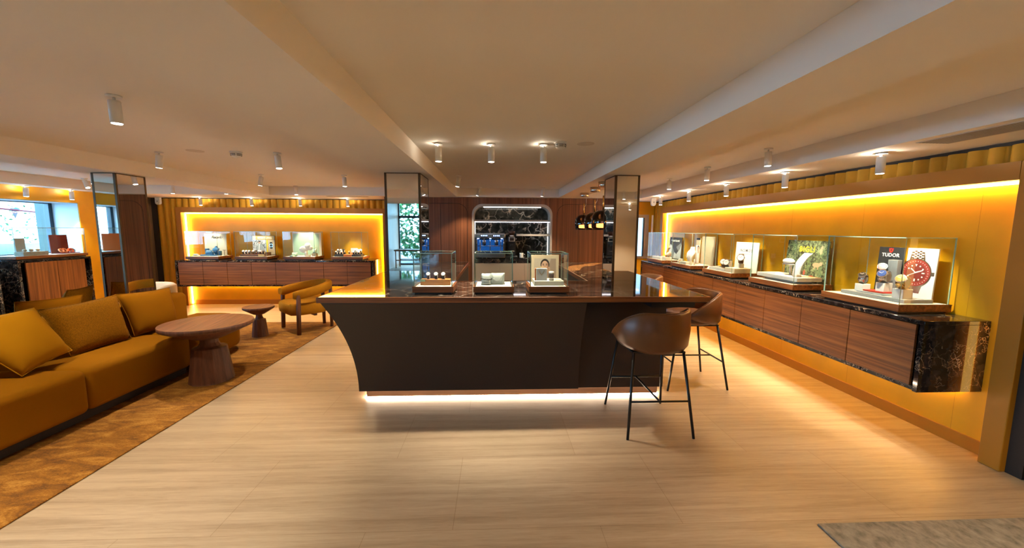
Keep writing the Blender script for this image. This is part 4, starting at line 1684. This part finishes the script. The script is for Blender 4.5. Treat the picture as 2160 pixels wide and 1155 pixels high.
# ---------------------------------------------------------------- bar, right: portrait
F = BARF[2]
slab(F, .055, .325, .07, .28, zb, .042, 'cream display block under the necklace stand in the right bar showcase', 'board_cream')
o = board(F, .05, .318, .325, zb, .262, 'board_beige', 'framed portrait of a dark-haired person resting the chin on a hand, on the bar', lean=3)
px = .027
flat(o, 'photo_ground', 'photo_ground', [rect(px, .240, 0.02, .230)], y=-.0016, t=.0015)
flat(o, 'photo_shade', 'photo_ground_dark', [[(.16, .02), (.240, .02), (.240, .225), (.19, .225), (.165, .14)]], y=-.0022, t=.0006)
flat(o, 'hair', 'hair', [ell(.132, .172, .043, .052)], y=-.0030, t=.0008)
flat(o, 'neck', 'skin_shade', [[(.110, .06), (.160, .06), (.155, .14), (.112, .14)]], y=-.0031, t=.0006)
flat(o, 'face', 'skin', [ell(.131, .155, .034, .050)], y=-.0040, t=.0009)
flat(o, 'face_shade', 'skin_shade', [[(.150, .118), (.163, .14), (.164, .18), (.155, .19), (.152, .15)], [(.127, .148), (.133, .172), (.138, .146)]], y=-.0044, t=.0005)
flat(o, 'eyebrow', 'hair', [rect(.106, .124, .174, .178), rect(.138, .156, .174, .178)], y=-.0048, t=.0007)
flat(o, 'eye', 'hair', [ell(.116, .166, .008, .0035), ell(.147, .166, .008, .0035)], y=-.0048, t=.0007)
flat(o, 'mouth', 'lip', [ell(.131, .130, .013, .005)], y=-.0048, t=.0007)
flat(o, 'hand', 'skin', [[(.155, .09), (.185, .10), (.182, .135), (.170, .145), (.158, .135)], ell(.160, .118, .006, .018), ell(.168, .128, .006, .02), ell(.176, .128, .006, .018)], y=-.0052, t=.0006)
flat(o, 'sleeve', 'cloth_pattern', [[(.165, .02), (.215, .02), (.222, .075), (.205, .105), (.18, .10), (.165, .08)]], y=-.0056, t=.0008)
o = at('necklace_stand', 'white upright necklace stand with an orange leather side, before the portrait', 'necklace stand', F, .125, .125, zb+.042, R(-6))
MB().box(-.048, .050, -.016, .016, 0, .112, .002, 1).build('body', 'white_leather', o)
MB().box(-.062, -.049, -.014, .030, 0, .110, .002, 1).build('side', 'orange_leather', o)
b = MB()
b.tube([(.027*math.sin(a), -.0185, .098-.050*(1-abs(math.sin(a)))**.8 if True else 0) for a in [R(-80)+R(160)*k/16 for k in range(17)]], .0022, 6)
b.build('necklace', 'gold_metal', o)
MB().tube([(-.05, .01, .112), (-.02, .012, .122), (.02, .012, .122), (.05, .01, .112)], .0018, 6).build('top_chain', 'gold_metal', o)
o = at('ring_stand', 'clear tumbler-like ring stand with a white top, beside the white necklace stand', 'ring stand', F, .215, .11, zb+.042)
MB().lathe([(.018, 0), (.023, .065), (.024, .066), (.020, .006)], 22).build('tumbler', 'hopper_glass', o)
MB().lathe([(.0245, .064), (.0245, .080), (.018, .083)], 22).build('cap', 'ink_white', o)
MB().lathe([(.021, 0), (.023, .012), (.014, .016)], 22).build('foot', 'board_cream', o)
tag(MB().tube([(0, 0, .003), (.03, -.01, .003), (.062, -.004, .003)], .0022, 6).build('bracelet', 'gold_metal', loc=frame(F, .25, .12, zb+.042)), 'thin gold bracelet lying on the cream block on the bar', 'bracelet')

# ---------------------------------------------------------------- right sideboard
zp = .990+.070
# nearest case: black brand board, watch picture, steel watches
F = RF[0]
o = board(F, .178, .398, .333, zp, .425, 'board_black', 'black board with a red shield emblem and white brand lettering', lean=2)
lettering('lettering', 'TUDOR', .042, 'ink_white', o, .106, -.001, .355, space=1.05, bold=.0006)
flat(o, 'shield', 'red', [[(.088, .415), (.088, .395), (.094, .382), (.106, .374), (.118, .382), (.124, .395), (.124, .415), (.112, .412), (.106, .417), (.100, .412)]], t=.0014)
flat(o, 'shield_mark', 'board_black', [[(.102, .405), (.110, .405), (.110, .395), (.106, .388), (.102, .395)]], y=-.0020, t=.0008)
o = board(F, .410, .640, .345, zp, .425, 'board_white', 'pale poster of a large steel watch with a red bezel', lean=2)
cx, cz = .085, .225
flat(o, 'watch_bracelet', 'steel', [[(cx-.062, cz+.09), (cx+.062, cz+.09), (cx+.045, .405), (cx-.045, .405)], [(cx-.062, cz-.09), (cx+.062, cz-.09), (cx+.045, .06), (cx-.045, .06)]], t=.001)
lk = []
for j in range(8):
    zz = .318+j*.011
    for i in range(-2, 3):
        if (i+j) % 2:
            lk.append(rect(cx+i*.018-.009, cx+i*.018+.009, zz, zz+.009))
flat(o, 'bracelet_link', 'ink_white', lk, y=-.0018, t=.0009)
flat(o, 'watch_case', 'steel', [ell(cx, cz, .118, .118, 40), rect(cx+.115, cx+.138, cz-.014, cz+.014)], y=-.0024, t=.0014)
flat(o, 'bezel', 'red_bezel', ring(cx, cz, .078, .110), y=-.0032, t=.0010)
flat(o, 'dial', 'red_dial', [ell(cx, cz, .077, .077, 36)], y=-.0032, t=.0010)
mk = [ell(cx+.062*math.cos(2*PI*k/12), cz+.062*math.sin(2*PI*k/12), .0062, .0062, 12) for k in range(12) if k % 3] + [rect(cx+.048, cx+.07, cz-.005, cz+.005), rect(cx-.005, cx+.005, cz-.07, cz-.05), [(cx-.008, cz+.07), (cx+.008, cz+.07), (cx, cz+.05)]]
mk += [rect(cx+.094*math.cos(a)-.0025, cx+.094*math.cos(a)+.0025, cz+.094*math.sin(a)-.0025, cz+.094*math.sin(a)+.0025) for a in [2*PI*k/30 for k in range(30)]]
mk += [[(cx, cz-.004), (cx+.055, cz+.020), (cx+.056, cz+.028), (cx-.004, cz+.005)], [(cx-.003, cz), (cx-.040, cz+.030), (cx-.034, cz+.036), (cx+.004, cz+.003)], [(cx-.002, cz+.002), (cx-.06, cz-.028), (cx-.058, cz-.031), (cx+.002, cz-.002)]]
flat(o, 'dial_mark', 'ink_white', mk, y=-.0042, t=.0008)
slab(F, .10, .66, .10, .34, zp, .030, 'grey display tray in the showcase nearest the camera', 'board_grey')
slab(F, .23, .46, .12, .27, zp+.030, .013, 'flat blue-grey booklet on the grey tray of the nearest showcase', 'iceberg', 'booklet', 'booklet')
slab(F, .27, .45, .14, .26, zp+.043, .012, 'flat red booklet on the blue-grey one in the nearest showcase', 'red', 'booklet', 'booklet')
cube_stand(F, .205, .20, zp+.030, .075, .065, 'white cube at left carrying a steel watch, nearest showcase')
cube_stand(F, .395, .20, zp+.055, .075, .075, 'white cube in the middle carrying a blue-dialled steel watch, nearest showcase')
cube_stand(F, .585, .16, zp+.030, .085, .075, 'white cube at right carrying the gold-touched watch, nearest showcase')
slab(F, .335, .415, .275, .315, zp+.030, .29, 'tall dark slab behind the middle cube of the nearest showcase', 'iceberg_dark', 'display_slab', 'display stand')
watch(F, .205, .20, zp+.095, 'steel watch on the left white cube of the nearest showcase', r=.030, dial='black_dial', strap='steel', tilt=55, group='steel watches', rz=R(25))
watch(F, .305, .270, zp+.185, 'steel watch with a brown bezel on the tall slab of the nearest showcase', r=.033, dial='black_dial', strap='steel', bezel='red_bezel', tilt=30, group='steel watches', rz=R(35))
watch(F, .395, .20, zp+.130, 'steel watch with a blue dial on the middle white cube', r=.035, dial='blue_dial', strap='steel', tilt=30, group='steel watches', rz=R(20))
watch(F, .585, .16, zp+.105, 'gold and steel watch on the right white cube of the nearest showcase', r=.036, dial='gold_metal', strap='gold_metal', tilt=35, group='steel watches', rz=R(20))
o = at('watch_support', 'thin clear pin under the left slab watch of the nearest showcase', 'watch support', F, .305, .285, zp+.030)
MB().cyl((0, 0, 0), (0, 0, .165), .006, seg=10).build('pin', 'steel', o)

# jungle board
F = RF[1]
o = board(F, .11, .69, .352, zp, .455, 'jungle_print', 'jungle leaf patterned board with yellow lettering and small animals', lean=4)
lettering('lettering', 'BIGLI', .085, 'yellow', o, .295, -.002, .355, space=1.15, bold=.0012)
rnd = random.Random(4)
for nm, mt, n_, s_ in (('leaf', 'leaf_b', 15, .07), ('leaf', 'leaf_c', 14, .06), ('leaf', 'leaf_a', 16, .075)):
    ps = []
    for j in range(n_):
        cx, cz = rnd.uniform(.04, .54), rnd.uniform(.03, .42)
        if .16 < cx < .44 and cz > .29:
            continue
        for q in range(7):
            a = 2*PI*q/7+rnd.uniform(-.2, .2)
            l_ = s_*rnd.uniform(.5, 1)
            e0 = (max(.01, min(.57, cx+l_*math.cos(a))), max(.01, min(.445, cz+l_*math.sin(a))))
            ps.append([(cx, cz), (cx+.35*l_*math.cos(a+.25), cz+.35*l_*math.sin(a+.25)), e0, (cx+.35*l_*math.cos(a-.25), cz+.35*l_*math.sin(a-.25))])
    flat(o, nm, mt, ps, y=-.0012-.0002*n_/10, t=.0010)
flat(o, 'tiger', 'flower', [ell(.45, .195, .05, .024), ell(.505, .21, .020, .019), rect(.42, .43, .15, .185), rect(.47, .48, .15, .185)], y=-.0026, t=.0012)
flat(o, 'monkey', 'flower', [ell(.485, .345, .016, .035), ell(.492, .385, .013, .013)], y=-.0026, t=.0012)
flat(o, 'flower', 'red_flower', [ell(.30, .10, .016, .028), ell(.40, .06, .04, .018), ell(.36, .04, .02, .014)], y=-.0026, t=.0012)
slab(F, .05, .68, .07, .34, zp+.028, .042, 'long white riser in the jungle board showcase', 'board_white', 'display_riser', 'display riser')
slab(F, .12, .60, .12, .30, zp, .028, 'recessed foot under the long white riser of the jungle board showcase', 'board_grey', 'display_riser', 'display riser')
o = at('ring_stand', 'mushroom-like stand with a white cushion before the jungle board', 'ring stand', F, .41, .20, zp+.070)
MB().box(-.045, .045, -.035, .035, 0, .006).build('foot', 'steel', o)
MB().cyl((0, 0, .006), (0, 0, .115), .012, seg=14).build('stem', 'white_leather', o)
MB().box(-.095, .045, -.03, .03, .115, .123, .002, 1).build('plate', 'white_leather', o)
MB().ball((-.035, 0, .150), .075, .045, .036, 20, mat=None).build('cushion', 'white_leather', o)
o = at('necklace_ramp', 'curved white ramp with a fine necklace before the jungle board', 'necklace stand', F, .56, .20, zp+.070, R(-8))
rows = []
for k in range(15):
    u = k/14
    yy, zz, xx = -.05+.07*u**2.2, .255*u**.85, .06*u**1.8
    rows.append([(xx-.062, yy, zz), (xx+.058, yy, zz), (xx+.058, yy+.012, zz), (xx-.062, yy+.012, zz)])
MB().sweep(rows).build('ramp', 'white_leather', o)
b = MB()
for k in range(12):
    u = .35+.6*k/12
    b.ball((.06*u**1.8-.02+.04*math.sin(u*2), -.053+.07*u**2.2, .255*u**.85), .003, .003, .003, 6)
b.build('necklace', 'steel', o)
cube_stand(F, .60, .13, zp+.070, .055, .03, 'small white ring box at the foot of the curved ramp', 'white_leather', 'ring_box', 'ring box')
slab(F, .15, .25, .10, .15, zp+.070, .008, 'flat white sample card on the long white riser', 'ink_white', 'label_card', 'label card')

# white lettered board
F = RF[2]
o = board(F, .20, .69, .360, zp, .40, 'board_white', 'white board with dark spaced brand lettering', lean=2)
lettering('lettering', 'NOMOS', .058, 'ink', o, .235, -.001, .285, space=1.35, bold=.0004)
lettering('lettering', 'GLASHÜTTE', .026, 'ink_grey', o, .235, -.001, .238, space=1.35)
slab(F, .10, .46, .06, .30, zp, .040, 'long white riser before the white lettered board', 'board_white', 'display_riser', 'display riser')
slab(F, .47, .69, .06, .30, zp, .062, 'taller cream riser at right before the white lettered board', 'board_cream', 'display_riser', 'display riser')
card(F, .06, .05, zp, .05, .035, 'small white card at left before the white lettered board')
cube_stand(F, .60, .20, zp+.062, .055, .06, 'white cube under the highest watch before the white lettered board')
watch(F, .29, .17, zp+.040, 'leftmost of the three watches before the white lettered board', r=.042, strap='strap_brown', tilt=20, group='watches before the white lettered board', rz=R(35))
watch(F, .41, .15, zp+.040, 'middle one of the three watches before the white lettered board', r=.042, strap='strap_black', tilt=20, group='watches before the white lettered board', rz=R(30))
watch(F, .60, .20, zp+.122, 'highest of the three watches before the white lettered board', r=.044, strap='strap_brown', tilt=15, group='watches before the white lettered board', rz=R(50))
slab(F, .17, .27, .10, .16, zp+.040, .012, 'small white tile on the riser before the white lettered board', 'ink_white', 'label_card', 'label card')

# necklace bust, tall beige board, portrait
F = RF[3]
o = board(F, .30, .69, .378, zp, .46, 'board_beige', 'tall plain beige board behind the narrow portrait poster', lean=1.5)
o = board(F, .205, .33, .33, zp, .43, 'board_beige', 'narrow poster with a dark header and a person in white', lean=2)
flat(o, 'header', 'ink', [rect(0, .125, .40, .43)])
flat(o, 'photo_ground', 'ink_white', [rect(.004, .121, .01, .31)])
flat(o, 'hair', 'hair', [ell(.085, .265, .030, .042)], y=-.002)
flat(o, 'face', 'skin', [ell(.082, .245, .022, .038)], y=-.0028)
flat(o, 'hand', 'skin', [ell(.096, .20, .018, .03), ell(.03, .155, .012, .03)], y=-.0034)
bust(F, .34, .18, zp, .285, 'white_leather', 'white necklace bust in the second farthest showcase of the right wall', necklace='steel', squat=.85)
cushion(F, .13, .10, zp, .09, .075, 'cream_pad', 'cream ring cushion at left before the white bust', t=.07, lean=.4)
slab(F, .28, .48, .04, .125, zp, .045, 'cream block before the white bust', 'board_cream', 'display_riser', 'display riser')
cube_stand(F, .53, .10, zp, .04, .05, 'small cream cube right of the cream block, white bust showcase', 'board_cream')
tag(MB().cyl((0, 0, 0), (0, 0, .10), .009, seg=14).build('ring_cone', 'white_leather', loc=frame(F, .60, .12, zp)), 'thin white ring cone in the white bust showcase', 'ring cone')
b = MB()
b.tube([(.03*math.cos(a), 0, .030+.03*math.sin(a)) for a in [2*PI*k/20 for k in range(20)]], .006, 8, closed=True)
tag(b.build('bangle', 'gold_metal', loc=frame(F, .24, .06, zp), rz=F[2]), 'gold bangle standing before the cream block, white bust showcase', 'bangle')

# farthest case: iceberg poster
F = RF[4]
o = board(F, .165, .665, .374, zp, .425, 'board_black', 'black iceberg poster with white brand lettering in the farthest showcase', lean=2)
lettering('lettering', '✦ MONTBLANC'.replace('✦', '*'), .050, 'ink_white', o, .25, -.001, .355, bold=.0008)
flat(o, 'iceberg', 'iceberg', [[(0, .02), (0, .24), (.05, .29), (.12, .25), (.22, .15), (.36, .08), (.42, .02)], [(.30, .02), (.50, .02), (.50, .30), (.44, .20), (.33, .12)]], t=.0012)
flat(o, 'iceberg_shade', 'iceberg_dark', [[(.08, .02), (.13, .24), (.24, .14), (.20, .02)], [(.40, .16), (.48, .27), (.49, .33), (.30, .24)]], y=-.002, t=.001)
slab(F, .07, .46, .08, .30, zp, .045, 'white tray at left in the iceberg poster showcase', 'board_white')
slab(F, .50, .66, .10, .20, zp, .055, 'cream block at right in the iceberg poster showcase', 'board_cream', 'display_riser', 'display riser')
b = MB()
for a in range(7):
    x = .54+.025*math.cos(a*2.1)
    b.tube([(.0, 0, 0), (.012*math.cos(a*.9), .008*math.sin(a*.9), .03), (.03*math.cos(a*.9), .02*math.sin(a*.9), .055+.005*(a % 3))], [.007, .005, .002], 6)
tag(b.build('coral', 'coral', loc=frame(F, .54, .15, zp+.055)), 'small orange coral sprig before the iceberg poster', 'coral')
b = MB()
b.ball((0, 0, .05), .05, .035, .05, 18)
b.ball((.015, -.015, .075), .03, .025, .03, 12)
tag(b.build('shell', 'shell_cream', loc=frame(F, .62, .17, zp+.055)), 'cream sea shell at right before the iceberg poster', 'shell')
b = MB()
b.sweep([[((.11+dr)*math.cos(a), dy, (.11+dr)*math.sin(a)) for dr, dy in ((0, -.02), (.012, -.02), (.012, .02), (0, .02))] for a in [R(100)+R(120)*k/14 for k in range(15)]])
tag(b.build('arch_ornament', 'gold_metal', loc=frame(F, .46, .26, zp+.105), rz=F[2]), 'bronze crescent band at the left of the iceberg poster', 'ornament')
for k in range(3):
    b = MB()
    b.tube([(.022*math.cos(a), .022*math.sin(a), .006) for a in [2*PI*j/18 for j in range(18)]], .0045, 6, closed=True)
    tag(b.build('bracelet', ('steel', 'black_dial', 'steel')[k], loc=frame(F, .14+.09*k, .15+.02*k, zp+.045)), '%s bracelet lying on the white tray before the iceberg poster' % ('leftmost steel', 'dark middle', 'rightmost steel')[k], 'bracelet')

# ---------------------------------------------------------------- lounge sideboard
zq = .985+.066
F = LF[0]
o = board(F, .134, .575, .35, zq, .450, 'board_cream', 'cream board with a dark handwritten-style brand name', lean=1.5)
lettering('lettering', 'Recarlo', .085, 'ink', o, .245, -.001, .375, shear=.45, space=.82)
slab(F, .06, .60, .10, .33, zq, .010, 'thin cream mat under the blue display pieces', 'board_cream')
slab(F, .21, .52, .10, .26, zq+.010, .022, 'flat blue velvet tray on the cream mat', 'blue_velvet')
cube_stand(F, .215, .30, zq+.010, .055, .135, 'tall blue velvet block at the left of the blue tray', 'blue_velvet', 'display_block')
cushion(F, .33, .17, zq+.032, .13, .085, 'blue_velvet', 'blue velvet bracelet cushion in the middle of the blue tray', t=.075, lean=.35)
bust(F, .455, .20, zq+.032, .165, 'blue_velvet', 'small blue velvet necklace bust on the blue tray', squat=.95, necklace='steel')
cube_stand(F, .425, .13, zq+.032, .05, .055, 'small blue velvet cube before the blue bust', 'blue_velvet', 'display_block')
cube_stand(F, .545, .18, zq+.010, .05, .095, 'blue velvet block at the right of the blue tray', 'blue_velvet', 'display_block')
tag(MB().ball((0, 0, .018), .055, .035, .018, 18).build('display_stone', 'board_grey', loc=frame(F, .10, .14, zq+.010)), 'flat dark oval stone at the left of the cream mat', 'stone')
tag(MB().cyl((0, 0, 0), (0, 0, .115), .004, seg=8).box(-.028, .028, -.004, .004, .110, .118).lathe([(.016, 0), (.016, .004)], 14).build('earring_stand', 'black_metal', loc=frame(F, .582, .26, zq)), 'small dark T-shaped earring stand right of the blue pieces', 'earring stand')

F = LF[1]
o = board(F, .155, .615, .345, zq, .412, 'strap_brown', 'dark framed board with a golden brand banner and a caped figure', lean=1.5)
flat(o, 'banner', 'header_gold', [rect(.008, .452, .330, .404)])
lettering('lettering', 'BREITLING', .056, 'ink_white', o, .255, -.0022, .366, space=1.08, bold=.0006)
flat(o, 'emblem', 'ink_white', [ell(.055, .367, .012, .012, 14), [(.028, .362), (.046, .368), (.046, .362)], [(.082, .362), (.064, .368), (.064, .362)]], y=-.0022)
flat(o, 'photo_ground', 'iceberg', [rect(.010, .285, .02, .325)])
rnd = random.Random(9)
flat(o, 'photo_pattern', 'ink', [[(x, z), (x+.008, z+.004), (x+.003, z+.026), (x-.004, z+.022)] for x, z in ((rnd.uniform(.02, .272), rnd.uniform(.14, .295)) for _ in range(90))], y=-.0018)
flat(o, 'coat', 'board_grey', [[(.05, .06), (.255, .10), (.215, .21), (.165, .255), (.12, .245), (.08, .16)]], y=-.0024)
flat(o, 'shirt', 'ink_white', [[(.120, .10), (.140, .10), (.150, .24), (.135, .25)]], y=-.0029)
flat(o, 'face', 'skin', [ell(.143, .272, .018, .026)], y=-.0030)
flat(o, 'hair', 'hair', [ell(.143, .292, .018, .010)], y=-.0034)
flat(o, 'yellow_bar', 'yellow', [rect(.287, .313, .02, .325)], y=-.0018)
flat(o, 'side_panel', 'board_beige', [rect(.315, .452, .02, .325)])
flat(o, 'watch_strap', 'strap_black', [rect(.355, .405, .14, .28)], y=-.0020)
flat(o, 'watch_dial', 'steel', [ell(.380, .21, .036, .036)], y=-.0028)
flat(o, 'watch_face', 'black_dial', [ell(.380, .21, .027, .027)], y=-.0034)
flat(o, 'caption', 'header_gold', [rect(.345, .415, .09, .105)], y=-.0020)
slab(F, .06, .54, .08, .25, zq, .042, 'dark walnut stepped tray for the row of watches', 'strap_brown', 'watch_tray', 'watch tray')
slab(F, .06, .54, .25, .32, zq, .075, 'dark walnut rear step behind the row of watches', 'strap_brown', 'watch_tray', 'watch tray')
slab(F, .42, .54, .074, .079, zq, .040, 'small brass plate on the front of the walnut watch tray', 'header_gold', 'plate', 'plate', bev=.001)
names = ['first from the left', 'second from the left', 'third from the left', 'fourth from the left', 'fourth from the right', 'third from the right', 'second from the right', 'rightmost']
for k in range(8):
    x = .10+.056*k
    watch(F, x, .155 if k not in (3, 4, 5) else .20, zq+.042, '%s of the eight watches under the golden brand banner' % names[k], r=.024, dial=('white_dial', 'white_dial', 'white_dial', 'white_dial', 'black_dial', 'white_dial', 'white_dial', 'black_dial')[k],
          strap=('strap_black', 'strap_black', 'steel', 'steel', 'steel', 'steel', 'strap_brown', 'strap_black')[k], tilt=48, group='watches under the golden banner')

F = LF[2]
o = board(F, .076, .668, .36, zq, .478, 'board_cream', 'large cream-framed mint green board', lean=1)
flat(o, 'mint_panel', 'mint', [rect(.018, .545, .02, .45)])
o.location = frame(F, .022, .36, zq)
o = at('necklace_display', 'big white round-lobed necklace form before the mint board', 'necklace bust', F, .355, .22, zq)
b = MB()
b.ball((-.045, 0, .135), .085, .030, .072, 22).ball((.045, 0, .195), .070, .030, .078, 22).ball((.09, 0, .165), .05, .025, .05, 18).cyl((0, .01, 0), (0, .01, .12), .03, seg=16)
b.build('body', 'white_leather', o)
cushion(F, .15, .16, zq, .12, .075, 'mint', 'mint green bracelet cushion at left before the mint board', t=.07, lean=.35)
cushion(F, .55, .17, zq+.062, .08, .09, 'mint', 'mint green earring cushion on the beige block', t=.05, lean=.3)
cube_stand(F, .55, .18, zq, .085, .062, 'beige block carrying the mint green earring cushion', 'board_beige', 'display_block')
cube_stand(F, .44, .12, zq, .075, .030, 'low cream ring box before the white necklace form', 'board_cream', 'ring_box', 'ring box')
cube_stand(F, .15, .07, zq, .07, .022, 'low mint ring box at left before the mint board', 'mint', 'ring_box', 'ring box')

F = LF[3]
slab(F, .045, .225, .07, .28, zq, .045, 'left black section of the watch tray at the right end', 'board_black', 'watch_tray', 'watch tray')
slab(F, .228, .385, .06, .28, zq, .045, 'orange middle section of the watch tray at the right end', 'orange', 'watch_tray', 'watch tray')
slab(F, .388, .575, .07, .28, zq, .045, 'right black section of the watch tray at the right end', 'board_black', 'watch_tray', 'watch tray')
o = board(F, .285, .43, .29, zq+.003, .165, 'orange', 'small orange panel with a pale face standing behind the watch tray', lean=10)
flat(o, 'face', 'board_cream', [rect(.006, .139, .06, .160)])
watch(F, .305, .20, zq+.045, 'single black-strapped watch on the orange middle section', r=.021, dial='orange', group='watches on the black and orange tray', tilt=40)
for s, xs in (('left', (.075, .130, .185)), ('right', (.420, .475, .530))):
    for row, y, dz in (('front', .115, 0), ('back', .215, .030)):
        for k, x in enumerate(xs):
            watch(F, x, y, zq+.045+dz, '%s watch of the %s row on the %s black tray section' % (('leftmost', 'middle', 'rightmost')[k], row, s), r=.022, dial=('black_dial' if (k+len(row)) % 3 == 0 else 'white_dial'), group='watches on the black and orange tray', tilt=46)
    slab(F, xs[0]-.028, xs[2]+.028, .185, .245, zq+.045, .030, 'raised black step for the back row, %s tray section' % s, 'board_black', 'watch_tray', 'watch tray')

# ---------------------------------------------------------------- window showcases
zw = 1.157+.055
F = WF[0]
board(F, .22, .34, .24, zw, .245, 'board_grey', 'small grey board at left in the window showcase', lean=2)
slab(F, .15, .46, .07, .20, zw, .055, 'pale stone tray at left in the window showcase', 'grey_stone')
o = board(F, .655, .905, .24, zw, .285, 'red_dark', 'dark red board in the window showcase', lean=2)
board(F, .88, .925, .30, zw, .20, 'red_dark', 'narrow dark red board at the right edge of the window showcase', lean=2)
for k, x in enumerate((.70, .765, .83, .875)):
    b = MB()
    b.tube([(.030*math.cos(a), .02*math.sin(a), .030+.024*math.sin(a)) for a in [2*PI*j/22 for j in range(22)]], .010, 8, closed=True)
    tag(b.build('bangle', ('orange_leather', 'orange_leather', 'coral', 'steel')[k], loc=frame(F, x, .14+.02*(k % 2), zw+.0165), rz=F[2]), '%s bangle before the dark red board' % ('leftmost orange', 'second orange', 'bright coral', 'steel')[k], 'bangle')
slab(F, .66, .92, .09, .20, zw, .012, 'dark red mat under the bangles at the window', 'red_dark')
for k in range(3):
    bm_ = MB().ball((0, 0, .02), .028, .02, .02, 14)
    tag(bm_.build('pebble', 'shell_cream', loc=frame(F, .22+.08*k, .13, zw+.055)), '%s pale pebble on the stone tray at the window' % ('left', 'middle', 'right')[k], 'pebble')
F = (-6.515, 1.56, PI/2)
showcase(F, .95, .42, 1.157, .055, 1.608, 'window showcase seen only as a reflection in the tall column behind the sofa', 'showcases at the window')
board(F, .22, .42, .12, zw, .30, 'board_grey', 'grey board reflected in the tall column behind the sofa', lean=0, ry=R(40))
board(F, .42, .66, .10, zw, .30, 'orange', 'orange-red board reflected in the tall column behind the sofa', lean=0, ry=R(40))
F = WF[1]
board(F, .70, .88, .24, zw, .22, 'board_grey', 'grey board in the showcase cut by the left photo edge', lean=2)
